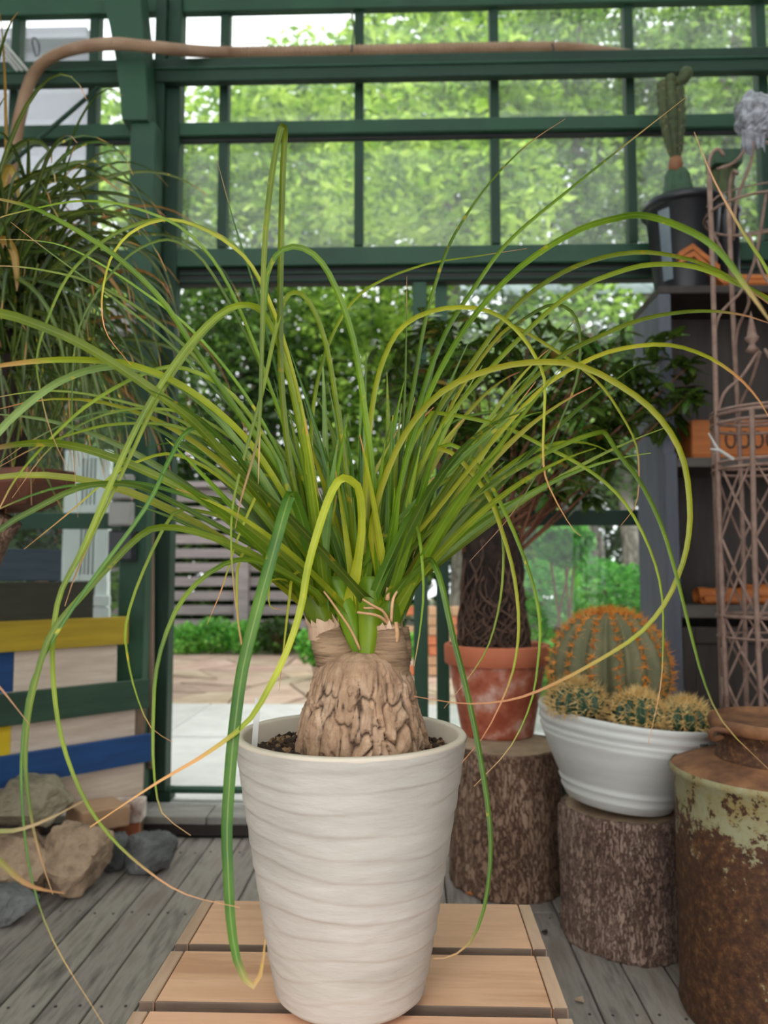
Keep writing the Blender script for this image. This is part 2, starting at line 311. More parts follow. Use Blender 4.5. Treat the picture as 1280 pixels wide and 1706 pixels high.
def rustmat():
    m, nt, N, L, bs = newmat('flaking_can_paint'); mp = coords(nt, rnd=False)
    n1 = noi(nt, mp, 17, 8, .75); n2 = noi(nt, mp, 60, 6, .7)
    sp = N.new('ShaderNodeSeparateXYZ'); L.new(mp.outputs[0], sp.inputs[0])
    zr = N.new('ShaderNodeMapRange'); zr.inputs[1].default_value = .34; zr.inputs[2].default_value = .50; zr.inputs[3].default_value = -.17; zr.inputs[4].default_value = .09
    L.new(sp.outputs[2], zr.inputs[0])
    a = N.new('ShaderNodeMath'); a.operation = 'ADD'; L.new(n1.outputs['Fac'], a.inputs[0]); L.new(zr.outputs[0], a.inputs[1])
    b = N.new('ShaderNodeMath'); b.operation = 'MULTIPLY_ADD'; b.inputs[1].default_value = .5; L.new(n2.outputs['Fac'], b.inputs[0]); L.new(a.outputs[0], b.inputs[2])
    msk = ramp(nt, b.outputs[0], [(.745, (0,0,0,1)), (.775, (1,1,1,1))])
    rr = ramp(nt, n2.outputs['Fac'], [(.3, (52,32,22)), (.52, (88,56,36)), (.72, (140,98,58))])
    pr = ramp(nt, n1.outputs['Fac'], [(.35, (150,124,62)), (.6, (160,156,122))])
    mx = N.new('ShaderNodeMix'); mx.data_type = 'RGBA'; L.new(msk.outputs[0], mx.inputs[0]); L.new(rr.outputs[0], mx.inputs[6]); L.new(pr.outputs[0], mx.inputs[7])
    L.new(mx.outputs[2], bs.inputs['Base Color']); bs.inputs['Roughness'].default_value = .7; bs.inputs['Metallic'].default_value = .15
    bump(nt, b.outputs[0], bs, .5, .003); return m
M['can'] = rustmat()
M['rust'] = pmat('plain_rust', (84,52,34), (126,84,56), 14, rough=.75, bst=.5, bdist=.002, c3=(160,110,72), amt=.04)

# ================================================================== SETTING
YW = 3.25
def zx(py, Y, px=640): return PY(px, py, Y).z
def xx(px, Y, py=500): return PY(px, py, Y).x
# deck
floor = thing('floor', (0, 0, 0), kind='structure')
bw = .1065
k0 = int(-2.6/bw)
for k in range(k0, 25):
    x0 = k*bw + .012
    cut = R_.choice([None, .9, 1.9, 2.4]) if k % 3 == 0 else None
    segs = [(-1.6, 3.02)] if cut is None else [(-1.6, cut-.002), (cut+.002, 3.02)]
    for a, b in segs:
        dz = R_.uniform(-.0012, .0012)
        boxo('floor_board', (x0+.003, a, -.03), (x0+bw-.002, b, dz), M['deck'], floor, .002)
boxo('sub_floor', (-2.9, -2.6, -.08), (2.7, 3.3, -.034), M['under'], floor, 0)
nb = MB()
for k in range(k0, 25):
    for yy in (2.36, 1.86, 1.36, 2.86):
        for dx in (.025, .08):
            nb.lathe([(.0001, .0022), (.0035, .0022), (.004, .0)], (k*bw+.012+dx, yy+R_.uniform(-.01, .01), 0), 6)
nb.build('nail_heads', M['nail'], floor, kind='stuff')
# raised threshold step
xL = xx(-60, 3.1, 1340); xR = xx(1330, 3.1, 1340)
step = thing('trim_1', (0, 3.1, 0), kind='structure')
xs = [xL, xx(245, 3.1, 1340), xx(352, 3.1, 1340), xx(600, 3.1, 1340), xx(860, 3.1, 1340), xR]
for a, b in zip(xs[:-1], xs[1:]):
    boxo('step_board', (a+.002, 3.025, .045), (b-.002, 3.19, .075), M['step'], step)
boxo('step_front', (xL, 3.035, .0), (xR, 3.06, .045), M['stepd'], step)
# ground outside
GZ = .05
ground = thing('ground', (0, 6, 0), kind='structure')
boxo('soil_bed', (-14, 3.35, -.1), (14, 30, GZ-.03), M['earth'], ground, 0)
for a, b in ((3.22, 4.48), (4.5, 5.62)):
    xa = -3.2
    while xa < 2.4:
        boxo('concrete_slab', (xa+.004, a, GZ-.06), (xa+1.796, b-.006, GZ+.02), M['concrete'], ground, .004); xa += 1.8
# flagstones: a jittered net of slabs
G = {}
for i in range(15):
    for j in range(8): G[i, j] = (-4.4+i*.5+R_.uniform(-.15, .15)+(j % 2)*.2, 5.68+j*.5+(R_.uniform(-.14, .14) if 0 < j < 7 else 0))
for i in range(14):
    for j in range(7):
        c = [G[i, j], G[i+1, j], G[i+1, j+1], G[i, j+1]]; mx = sum(p[0] for p in c)/4; my = sum(p[1] for p in c)/4
        q = [(mx+(p[0]-mx)*.95, my+(p[1]-my)*.95) for p in c]; t = GZ+R_.uniform(-.006, .006)
        MB().hexa([(x, y, GZ-.05) for x, y in q]+[(x, y, t) for x, y in q]).build('flagstone', M['stone_tile'], ground)

# ---- glazed wall
wall = thing('wall_back', (0, YW, 0), kind='structure')
def vbar(name, pxa, pxb, pya, pyb, Y, th, m, par=None, bv=.003):
    ya, yb = sorted((pya, pyb)); pm = (ya+yb)/2
    return boxo(name, (xx(pxa, Y, pm), Y, zx(yb, Y)), (xx(pxb, Y, pm), Y+th, zx(ya, Y)), m, par or wall, bv)
def hbar(name, pxa, pxb, pya, pyb, Y, th, m, par=None, bv=.003):
    pm = (pya+pyb)/2
    return boxo(name, (xx(pxa, Y, pm), Y, PY(640, pyb, Y).z), (xx(pxb, Y, pm), Y+th, PY(640, pya, Y).z), m, par or wall, bv)
hbar('header', -420, 1420, 410, 440, 3.2, .03, M['green'])
hbar('door_track', 285, 1420, 442, 470, 3.235, .05, M['track_shade'])
hbar('track_groove', 285, 1420, 450, 455, 3.228, .01, M['green_shade'])
hbar('track_groove', 285, 1420, 462, 467, 3.228, .01, M['green_shade'])
hbar('header', -420, 285, 440, 468, 3.23, .05, M['green_shade'])
hbar('transom', -420, 1420, 198, 220, 3.2, .03, M['green'])
hbar('transom_shade_strip', -420, 1420, 220, 232, 3.225, .02, M['track_shade'])  # dark strip standing in for shade on the transom's underside
hbar('eave_beam', -420, 1420, -50, 12, 3.21, .04, M['green'])
hbar('tie_beam', -420, 1420, 90, 129, 3.14, .04, M['green_shade'])
hbar('tie_beam_lip', -420, 1420, 104, 108, 3.132, .01, M['green'])
# window grid: each opening between mullions is a window
cols = [(-420, -210), (-210, 20), (20, 152), (160, 262), (285, 372), (372, 598), (598, 825), (825, 1052), (1052, 1275), (1275, 1400)]
for mx_, wd in ((-210, 14), (20, 14), (152, 15), (372, 15), (598, 15), (825, 15), (1052, 15), (1275, 16)):
    vbar('mullion', mx_-wd/2, mx_+wd/2, -12, 408, YW-.02, .06, M['green_shade'])
n_ = 1
for a, b in cols:
    wd = thing('window_%d' % n_, (xx((a+b)/2, YW+.02, 230), YW+.02, zx(410, YW)), kind='structure'); n_ += 1
    for (ya, yb) in ((22, 198), (232, 412)):
        vbar('pane', a, b, ya, yb, YW+.02, .005, M['glass'], wd, 0)
# posts beside the open door
vbar('main_post', 203, 246, 196, 1334, 3.02, .1, M['green'])
vbar('door_jamb', 256, 289, -20, 1322, 3.19, .08, M['green_shade'])
vbar('post_recess', 244, 262, -20, 1330, 3.15, .04, M['green_shade'])
o = MB().tube([PY(251, y, 3.11) for y in range(560, 1335, 60)], .014, 10).build('rusty_pipe', M['brownp'], wall)
# arched brace on top of the post
bm_ = []
for (xa, xb, y) in ((203, 246, 200), (199, 244, 150), (192, 242, 95), (182, 238, 40), (168, 233, -10), (150, 226, -60)):
    bm_.append((PY(xa, y, 3.0), PY(xb, y, 3.0)))
mb = MB()
V = []
for a, b in bm_: V += [a, b, b+Vector((0, .12, 0)), a+Vector((0, .12, 0))]
F = [(0,1,2,3)]
for i in range(len(bm_)-1):
    q = i*4
    for k in range(4): F.append((q+k, q+4+k, q+4+(k+1) % 4, q+(k+1) % 4))
F.append([(len(bm_)-1)*4+k for k in (3,2,1,0)])
bevel(mb.add(V, F).build('arched_brace', M['green'], wall))
# thin diagonal stay
MB().tube([PY(163, 147, 3.15), PY(18, 272, 2.9)], .009, 8).build('diagonal_stay', M['green_shade'], wall)
MB().tube([PY(586, 18, 3.17), PY(590, 50, 3.15), PY(586, 86, 3.14)], .004, 6).build('hanging_chain', M['black'], wall)
# left glazed opening under header
wl = thing('window_%d' % n_, (xx(100, YW, 860), YW, .08), kind='structure'); n_ += 1
hbar('rail', -420, 205, 853, 880, YW-.01, .04, M['green'], wl)
vbar('pane', -420, 203, 470, 855, YW+.012, .005, M['glass2'], wl, 0)
vbar('pane', -420, 203, 880, 1335, YW+.012, .005, M['glass2'], wl, 0)
hbar('sill', -420, 283, 1320, 1340, YW-.03, .08, M['green_shade'], wl)
# open sliding door and closed glazed door
d1 = thing('door_1', (xx(480, YW, 1320), YW, .08), kind='structure')
hbar('bottom_rail', 285, 700, 1317, 1325, YW-.02, .05, M['green'], d1)
vbar('stile', 689, 713, 470, 1322, YW-.02, .04, M['green'], d1)
d2 = thing('door_2', (xx(900, YW, 1320), YW+.05, .08), kind='structure')
vbar('stile', 727, 748, 470, 1325, YW+.03, .04, M['green'], d2)
hbar('middle_rail', 745, 1400, 850, 876, YW+.03, .03, M['green_shade'], d2)
hbar('bottom_rail', 745, 1400, 1300, 1325, YW+.03, .03, M['green_shade'], d2)
vbar('pane', 745, 1400, 470, 852, YW+.045, .005, M['glass2'], d2, 0)
vbar('pane', 745, 1400, 876, 1304, YW+.045, .005, M['glass2'], d2, 0)
# unseen milky roof, added to dim the light in the room
m, nt, N, L, bs = newmat('milky_dimming_sheet'); bs.inputs['Base Color'].default_value = (.75, .78, .77, 1); tr = N.new('ShaderNodeBsdfTranslucent'); tr.inputs[0].default_value = (.75, .8, .78, 1)
ms = N.new('ShaderNodeMixShader'); ms.inputs[0].default_value = .6; L.new(bs.outputs[0], ms.inputs[1]); L.new(tr.outputs[0], ms.inputs[2]); L.new(ms.outputs[0], N['Material Output'].inputs[0])
for nm_, x_ in (('light_block_left', -3.3), ('light_block_right', 2.35)):
    boxo(nm_, (x_-.05, -2.6, -.08), (x_+.05, 3.4, 3.6), M['shelfd'], None, 0, kind='structure')  # opaque sides added out of view to cut the light indoors
obj('dimming_roof', [(-3.4, -2.6, 4.05), (2.5, -2.6, 4.05), (2.5, 3.4, 3.58), (-3.4, 3.4, 3.58), (-3.4, -2.6, 4.06), (2.5, -2.6, 4.06), (2.5, 3.4, 3.59), (-3.4, 3.4, 3.59)],
    [(3,2,1,0),(4,5,6,7),(0,1,5,4),(1,2,6,5),(2,3,7,6),(3,0,4,7)], m, kind='structure')

# ================================================================== OUTSIDE
# grey house behind the left windows
hs = thing('grey_house', PY(40, 1080, 5.6), 'pale grey sheet-clad building seen through the upper left windows', 'building')
zt = PY(60, 62, 5.6).z; xr = xx(146, 5.6, 250); xl = xr-2.6
xq = xr*7.5/5.6-.1
MB().hexa([(xl, 5.6, GZ), (xr, 5.6, GZ), (xq, 7.5, GZ), (xl, 7.5, GZ), (xl, 5.6, zt-.1), (xr, 5.6, zt-.02), (xq, 7.5, zt), (xl, 7.5, zt-.1)]).build('wall', M['grey_wall'], hs)
for k in range(5):
    z = zt-.35-k*.5; boxo('cladding_sheet', (xl, 5.575, z-.42), (xr+.02, 5.6, z+.06), M['grey_wall'], hs, .004)
boxo('eave', (xl, 5.45, zt-.12), (xr+.03, 5.62, zt-.03), M['grey_wall'], hs)
# slatted garden fence
def slat_fence(x0, x1, y, ztop, zbot, posts, label, name='slat_fence'):
    f = thing(name, ((x0+x1)/2, y, GZ), label, 'fence', 'grey slatted fences outside')
    z = zbot; 
    while z < ztop-.28:
        boxo('slat', (x0, y, z), (x1, y+.03, z+.115), M['fence'], f, .003); z += .178
    boxo('top_board', (x0, y-.03, z), (x1, y+.02, ztop-.12), M['fence'], f)
    boxo('cap_board', (x0, y-.12, ztop-.1), (x1, y+.12, ztop-.03), M['fence'], f)
    for p in posts: boxo('post', (p, y-.09, GZ-.02), (p+.17, y-.0, ztop-.12), M['fence'], f)
    return f
YF = 9.8
slat_fence(xx(284, YF, 900), xx(525, YF, 900), YF, PY(400, 800, YF).z, PY(400, 1048, YF).z, [xx(395, YF, 900), xx(515, YF, 900)], 'grey slatted fence seen through the open door, left of the palm pot')
slat_fence(xx(10, 7.5, 900), xx(206, 7.5, 900), 7.5, PY(100, 860, 7.5).z, PY(100, 1090, 7.5).z, [xx(60, 7.5, 900)], 'grey slatted fence seen behind the white screen at left')
# white slatted screens
def white_screen(pxa, pxb, pya, pyb, Y, label, nslot=4, leg=None):
    x0, x1 = xx(pxa, Y, (pya+pyb)/2), xx(pxb, Y, (pya+pyb)/2); z0, z1 = zx(pyb, Y), zx(pya, Y)
    t = thing('white_slatted_screen', ((x0+x1)/2, Y, z0), label, 'screen')
    boxo('back_panel', (x0+.02, Y+.02, z0+.02), (x1-.02, Y+.03, z1-.02), M['slot'], t, 0)
    for a, b in (((x0, Y-.005, z0), (x0+.085, Y+.035, z1)), ((x1-.06, Y-.005, z0), (x1, Y+.035, z1))): boxo('stile', a, b, M['white'], t)
    for a, b in (((x0+.085, Y-.003, z0), (x1-.06, Y+.033, z0+.03)), ((x0+.085, Y-.004, (z0+z1)/2), (x1-.06, Y+.034, (z0+z1)/2+.05)), ((x0+.085, Y-.003, z1-.04), (x1-.06, Y+.033, z1))): boxo('rail', a, b, M['white'], t)
    wdt = (x1-.06-x0-.085)
    for k in range(nslot):
        xa = x0+.085+wdt*(k+.45)/(nslot); boxo('slat', (xa, Y, z0+.03), (xa+wdt/nslot*.55, Y+.02, z1-.04), M['white'], t, .001)
    if leg:
        boxo('leg', (x1-.06, Y, GZ), (x1, Y+.04, z0), M['white'], t)
        boxo('leg', (x0, Y, GZ), (x0+.05, Y+.04, z0), M['white'], t)
        for zz in leg: boxo('bracket', (x1-.06, Y-.02, zz), (x1+.02, Y+.0, zz+.05), M['white'], t)
white_screen(106, 182, 748, 968, 3.7, 'white slatted screen seen through the left glass above the painted planks', 4, [zx(1010, 3.7), zx(1030, 3.7)])
# shed with pale roof beyond the right door
sh = thing('garden_shed', PY(920, 1090, 10), 'low shed with pale blue-white roof sheets beyond the right door', 'shed')
za, zb_ = PY(900, 508, 10).z, PY(900, 452, 10).z; xa, xb = xx(735, 10, 480), xx(1130, 10, 480)
for k in range(7):
    a = xa+(xb-xa)*k/7; b = xa+(xb-xa)*(k+1)/7
    MB().hexa([(a, 9.6, za), (b-.03, 9.6, za), (b-.03, 11.4, zb_+.5), (a, 11.4, zb_+.5), (a, 9.6, za+.05), (b-.03, 9.6, za+.05), (b-.03, 11.4, zb_+.55), (a, 11.4, zb_+.55)]).build('roof_sheet', M['shedroof'], sh)
for x in (xa+.1, (xa+xb)/2, xb-.2): boxo('post', (x, 9.9, GZ), (x+.12, 10.02, za), M['trunk'], sh)
pass
# brick planter between the door posts
pl = thing('brick_planter', PY(712, 1085, 7.2), 'low brick planter glimpsed between the green door posts', 'planter')
for r in range(7):
    for c in range(4):
        x = xx(676, 7.2, 1000)+c*.21+(r % 2)*.1; z = GZ+.02+r*.09
        boxo('brick', (x, 7.2, z), (x+.2, 7.3, z+.08), M['sandst'] if (r+c) % 3 else M['brick'], pl, .004)
# foliage
def leafcloud(blobs, n, size, seed, asp=.45, flat=.5):
    rg = np.random.RandomState(seed); vol = np.array([b[3]*b[4]*b[5] for b in blobs])**.8; pr = vol/vol.sum()
    idx = rg.choice(len(blobs), n, p=pr); B = np.array(blobs)[idx]
    d = rg.normal(size=(n, 3)); d /= np.linalg.norm(d, axis=1)[:, None]
    rad = rg.uniform(.35, 1.0, n)**.6; P = B[:, :3] + d*B[:, 3:6]*rad[:, None]
    a = rg.normal(size=(n, 3)); a[:, 2] *= flat; a /= np.linalg.norm(a, axis=1)[:, None]
    c = rg.normal(size=(n, 3)); c[:, 2] += 0; b = np.cross(a, c); b /= np.linalg.norm(b, axis=1)[:, None]
    s = size*rg.uniform(.6, 1.3, n)[:, None]
    nn = np.cross(a, b)
    V = np.stack([P-a*s*.5, P+b*s*asp*.5+nn*s*.08, P+a*s*.5, P-b*s*asp*.5+nn*s*.08], 1).reshape(-1, 3)
    F = np.arange(n*4).reshape(-1, 4)
    return V, F
def fobj(name, V, F, m, parent):
    me = bpy.data.meshes.new(name); l = wloc(parent); V = (V-np.array(l)).astype(np.float32); n = len(F)
    me.vertices.add(len(V)); me.vertices.foreach_set('co', V.ravel()); me.loops.add(n*4); me.loops.foreach_set('vertex_index', F.ravel().astype(np.int32))
    me.polygons.add(n); me.polygons.foreach_set('loop_start', np.arange(0, n*4, 4, dtype=np.int32)); me.update(calc_edges=True); me.materials.append(m)
    o = bpy.data.objects.new(name, me); S.collection.objects.link(o); o.parent = parent; o['kind'] = 'stuff'; return o
def tree(px, Y, blobs, n, size, m, label, seed, name='leafy_tree', tr=.12, group='trees beyond the glass', lean=0, k=1.0):
    """blobs: (px, py, Y, radius x, radius y, radius z) in metres"""
    Y *= k; size *= k**.6; blobs = [(q[0], q[1])+tuple(v*k for v in q[2:]) for q in blobs]
    b = [tuple(PY(q[0], q[1], q[2]))+tuple(q[3:]) for q in blobs]
    x = xx(px, Y, 900); t = thing(name, (x, Y, GZ-.03), label, 'tree', group)
    V, F = leafcloud(b, n, size, seed); V[:, 2] = np.maximum(V[:, 2], GZ+.02); fobj('foliage', V, F, m, t)
    top = max(b, key=lambda q: q[2]); cx, cy, cz = np.mean([q[0] for q in b]), np.mean([q[1] for q in b]), top[2]
    MB().tube(spline([(x, Y, GZ-.05), (x+.1+lean, Y, cz*.35), ((x+cx)/2, (Y+cy)/2, cz*.65), (cx, cy, cz)], 12), [tr*(1-.07*i) for i in range(12)], 10).build('trunk', M['trunk'], t, smooth=True)
    for q in b[:6]:
        MB().tube(spline([((x+cx)/2, (Y+cy)/2, max(q[2]-1.2, GZ+.6)), ((q[0]+cx)/2, (q[1]+cy)/2, q[2]-.4), q[:3]], 6), [tr*.4*(1-.12*i) for i in range(6)], 6).build('branch', M['trunk'], t, smooth=True)
    return t
tree(440, 9, [(420, 250, 9, 1.3, 1, .9), (520, 190, 8.6, 1.0, 1, .8), (340, 330, 9, .9, .9, .7), (560, 330, 8.6, 1.0, .9, .8), (480, 165, 9.4, .8, .8, .4), (440, 390, 8.6, 1.1, .8, .5)], 9000, .15, M['f1'], 'bright green tree filling the windows left of centre', 1, k=1.3)
tree(760, 8, [(720, 130, 8, 1.1, 1, .8), (700, 300, 7.6, 1.1, .9, .9), (800, 220, 8.2, 1.0, 1, .9), (670, 70, 8.6, .7, .7, .5), (800, 340, 7.6, .9, .9, .7)], 9500, .13, M['f1'], 'bright green tree in the middle upper windows', 2)
tree(960, 9, [(950, 120, 9, 1.2, 1, 1), (940, 300, 8.7, 1.2, 1, 1), (1060, 200, 9.2, 1.0, 1, 1), (860, 60, 9.4, 1, 1, .7), (1040, 360, 8.8, .9, .9, .6)], 9500, .13, M['f2'], 'mid green tree behind the windows right of centre', 3)
tree(1220, 8.6, [(1200, 120, 8.6, 1.1, 1, 1), (1180, 300, 8.4, 1.0, 1, 1), (1300, 220, 8.6, 1.0, 1, 1.2), (1240, 30, 8.8, 1, 1, .6)], 8500, .12, M['f2'], 'mid green tree in the far right windows', 4)
tree(180, 8.2, [(185, 250, 8.2, .6, .7, .9), (200, 360, 8, .7, .7, .7), (250, 300, 8.4, .8, .7, .6), (190, 520, 8, .6, .7, .8)], 4500, .14, M['f1'], 'bright green tree in the narrow window left of the main post', 5, k=1.3)
tree(360, 7.2, [(360, 640, 7.2, 1.0, .8, .8), (460, 720, 7.4, .9, .7, .6), (330, 520, 7.2, .8, .7, .6), (500, 600, 7.3, .8, .7, .7), (420, 560, 7.2, .8, .7, .6), (310, 740, 7.6, .7, .6, .4)], 9000, .11, M['f3'], 'dark bushy tree above the slatted fence through the open door', 6, k=1.5)
tree(600, 8, [(590, 600, 8, .9, .8, .8), (620, 520, 7.6, .8, .7, .5), (660, 700, 8, .9, .8, .7), (580, 780, 8.4, .8, .7, .6), (640, 880, 8, .8, .6, .5)], 7500, .12, M['f2'], 'mid green tree directly behind the palm crown', 7, k=1.35)
tree(980, 8.2, [(960, 560, 8.2, .9, .8, .6), (860, 640, 8, .9, .8, .8), (1000, 720, 8, .9, .8, .8), (780, 560, 8.2, .7, .7, .6), (800, 800, 7.8, .8, .8, .7)], 6500, .12, M['f2'], 'mid green tree behind the potted shrub', 8, tr=.1)
tree(1036, 7.4, [(1040, 760, 7.6, .5, .5, .5), (1050, 640, 7.6, .5, .5, .6)], 2000, .11, M['f3'], 'grey-trunked tree just left of the dark shelf unit', 9, tr=.13)
for i, (px, Y, top, m_) in enumerate([(-300, 15, 420, 'f2'), (120, 15, 480, 'f3'), (420, 16, 240, 'f2'), (640, 15, 110, 'f2'), (860, 15.5, 20, 'f3'), (1080, 15, 20, 'f3'), (1320, 15, 60, 'f2'), (1550, 15, 200, 'f3')]):
    bl = [(px+R_.uniform(-130, 130), y, Y+R_.uniform(-1, 1), 2.2, 1.2, 1.3) for y in range(top+60, 1000, 110)]
    tree(px, Y, bl, 9000, .24, M[m_], ['tall forest tree in the back row, far left off the house', 'dark forest tree in the back row behind the left fence', 'forest tree in the back row above the slatted fence', 'forest tree in the back row behind the palm crown', 'forest tree in the back row behind the middle right windows', 'dark forest tree in the back row left of the column cactus', 'forest tree in the back row at the right frame edge', 'forest tree in the back row beyond the shelf unit'][i], 20+i, 'forest_tree', .22, 'forest trees in the back row')
def bush(px, py, Y, r, n, size, m, label, seed, name='bush', rz=None, group='low bushes outside', st=4):
    c = PY(px, py, Y); t = thing(name, (c.x, Y, GZ-.02), label, 'bush', group)
    V, F = leafcloud([(c.x, Y, c.z, r, r*.8, rz or r*.8)], n, size, seed, .6); V[:, 2] = np.maximum(V[:, 2], GZ+.005); fobj('foliage', V, F, m, t)
    for k in range(st):
        MB().tube(spline([(c.x+R_.uniform(-.04, .04), Y, GZ-.05), (c.x+R_.uniform(-.3, .3)*r, Y, (c.z+GZ)/2), (c.x+R_.uniform(-.7, .7)*r, Y+R_.uniform(-.3, .3)*r, c.z+.3*r)], 6), .008, 5).build('stem', M['twig'], t)
    return t
bush(345, 930, 11, 1.0, 9000, .12, M['f3'], 'dark hedge behind the slatted fence, left part', 61, rz=1.5, st=2)
bush(190, 860, 11, 1.2, 5000, .1, M['f3'], 'dark hedge behind the left fence and main post', 66, rz=1.5, st=2)
bush(960, 850, 9.5, 1.2, 6000, .1, M['f3'], 'dark hedge in the distance right of the terracotta pot', 67, rz=1.1)
bush(790, 850, 9.5, 1.0, 5000, .1, M['f3'], 'dark hedge in the distance behind the root mass', 68, rz=1.1)
bush(470, 930, 11, 1.0, 9000, .12, M['f3'], 'dark hedge behind the slatted fence, right part', 62, rz=1.15)
bush(610, 940, 10.6, .9, 4000, .1, M['f3'], 'dark hedge behind the caudex stems', 63, rz=1.1)
bush(120, 800, 5.0, .62, 5000, .07, M['f3'], 'dark hedge behind the hanging palm leaves at left', 64, rz=1.15)
bush(-60, 800, 5.0, .62, 4000, .07, M['f3'], 'dark hedge at the left frame edge outside the glass', 65, rz=1.15)
for i, (a, b, Y, r, mm, lb) in enumerate([(310, 1066, 9.2, .26, 'f4', 'low bush under the fence beside the door jamb'), (358, 1060, 9.3, .3, 'f4', 'low bush left of the fence post'), (410, 1062, 9.2, .26, 'f4', 'low bush at the foot of the fence post'), (460, 1060, 9.2, .28, 'f3', 'dark low bush right of the fence post'),
        (535, 1075, 7.0, .24, 'f4', 'light green bush beside the paving behind the caudex'), (658, 1075, 6.6, .2, 'f4', 'light green bush right of the caudex, left of the door post'), (600, 1020, 8.6, .4, 'f2', 'mid green bush hidden behind the palm stems'), (560, 980, 9.6, .4, 'f3', 'dark bush behind the palm stems at left')]):
    bush(a, b, Y, r, 900, .06, M[mm], lb, 50+i)
for i, (a, b, Y, r, mm, lb) in enumerate([(940, 905, 4.8, .17, 'f4', 'broad-leaved green sapling above the barrel cactus'), (905, 985, 5.2, .28, 'f4', 'bright feathery bush right of the terracotta pot'), (990, 980, 5.6, .3, 'f4', 'bright feathery bush above the barrel cactus'), (1045, 990, 5.3, .26, 'f4', 'bright bush touching the dark shelf unit'),
        (960, 1060, 5.2, .32, 'f4', 'green bush behind the barrel cactus'), (915, 1120, 4.8, .22, 'f4', 'pale green bush left of the barrel cactus'), (850, 960, 5.6, .34, 'f2', 'green bush behind the root mass'), (1080, 1060, 5.4, .3, 'f2', 'green bush hidden behind the shelf unit edge')]):
    bush(a, b, Y, r, 1300, .05 if i else .09, M[mm], lb, 70+i)

# ================================================================== CRATE AND MAIN PLANT
CZ = .425
c1, c2 = PZ(335, 1503, CZ), PZ(882, 1503, CZ); xl, xr = c1.x, c2.x; yb = c1.y
crate = thing('wooden_crate', ((xl+xr)/2, yb-.3, 0), 'pale slatted wooden crate table under the white palm pot', 'crate')
edges = [(1503, 1577), (1588, 1674), (1690, 1800), (1822, 1960)]
cyf = PZ(600, 1960, CZ).y
for a, b in edges:
    y1, y0 = PZ(600, a, CZ).y, PZ(600, b, CZ).y
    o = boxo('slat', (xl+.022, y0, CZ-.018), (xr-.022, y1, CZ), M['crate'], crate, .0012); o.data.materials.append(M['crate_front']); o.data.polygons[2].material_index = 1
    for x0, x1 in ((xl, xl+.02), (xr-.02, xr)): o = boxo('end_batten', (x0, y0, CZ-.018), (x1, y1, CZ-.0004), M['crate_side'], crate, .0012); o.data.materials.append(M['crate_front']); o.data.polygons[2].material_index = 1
for x0, x1 in ((xl+.001, xl+.021), (xr-.021, xr-.001)):
    for z0, z1 in ((CZ-.11, CZ-.018), (CZ-.22, CZ-.13), (CZ-.33, CZ-.24)): boxo('side_board', (x0, cyf, z0), (x1, yb, z1), M['crate_edge'], crate, .0015)
for z0, z1 in ((CZ-.11, CZ-.018), (CZ-.22, CZ-.13), (CZ-.33, CZ-.24)): boxo('back_board', (xl+.022, yb-.018, z0), (xr-.022, yb, z1), M['crate_edge'], crate, .0015)
for x in (xl+.023, xr-.053):
    for y in (cyf+.005, yb-.05): boxo('leg', (x, y, 0), (x+.03, y+.03, CZ-.018), M['crate_edge'], crate, .0015)

pb = PZ(584, 1655, CZ); PYc = pb.y; rim = PY(586, 1219, PYc); 
PXc = pb.x; Hp = rim.z-CZ; RT = 185*PYc/1300*1.03*.985; RB = RT*.635
palm = thing('potted_ponytail_palm', (PXc, PYc, CZ), 'ponytail palm with fat barky base in tall white ribbed pot on the crate', 'potted plant')
def potfn(a, z, r):
    if z < .012: return 0
    u = z/.0285+.45*noise.noise(Vector((math.cos(a)*1.3, math.sin(a)*1.3, z*7)))+.25*math.sin(a+z*9); f = u-math.floor(u)
    rip = min(1, f/.13)*(1-f)**1.25
    return .0021*rip*(.6+.8*noise.noise(Vector((math.cos(a)*1.1, math.sin(a)*1.1, math.floor(u)*1.7)))) + .0007*noise.noise(Vector((math.cos(a)*4, math.sin(a)*4, z*90)))
prof = [(.0001, 0), (RB-.03, 0), (RB-.017, .002), (RB-.007, .007), (RB, .014)]
for i in range(1, 200):
    t = i/199; prof.append((RB+(RT-RB)*(t**.93), .015+(Hp-.019)*t))
mb = MB().lathe(prof, (PXc, PYc, CZ), 128, potfn, capb=False)
mb.build('pot', M['pot'], palm, smooth=True)
mb = MB().lathe([(RT-.001, Hp-.007), (RT+.0005, Hp-.003), (RT-.002, Hp), (RT-.009, Hp+.0005), (RT-.0125, Hp-.003), (RT-.016, Hp-.05), (RT-.022, Hp-.09)], (PXc, PYc, CZ), 128, capb=False)
mb.build('pot_rim', M['pot_in'], palm, smooth=True)
SZ = CZ+Hp-.03
def blob(V, F, c, r, sub=1):
    ph = (1+5**.5)/2
    P = [(-1,ph,0),(1,ph,0),(-1,-ph,0),(1,-ph,0),(0,-1,ph),(0,1,ph),(0,-1,-ph),(0,1,-ph),(ph,0,-1),(ph,0,1),(-ph,0,-1),(-ph,0,1)]
    T = [(0,11,5),(0,5,1),(0,1,7),(0,7,10),(0,10,11),(1,5,9),(5,11,4),(11,10,2),(10,7,6),(7,1,8),(3,9,4),(3,4,2),(3,2,6),(3,6,8),(3,8,9),(4,9,5),(2,4,11),(6,2,10),(8,6,7),(9,8,1)]
    n = len(V); s = [R_.uniform(.6, 1.1) for _ in range(3)]
    V += [(c[0]+p[0]*r*s[0]*.53, c[1]+p[1]*r*s[1]*.53, c[2]+p[2]*r*s[2]*.53) for p in P]; F += [tuple(i+n for i in t) for t in T]
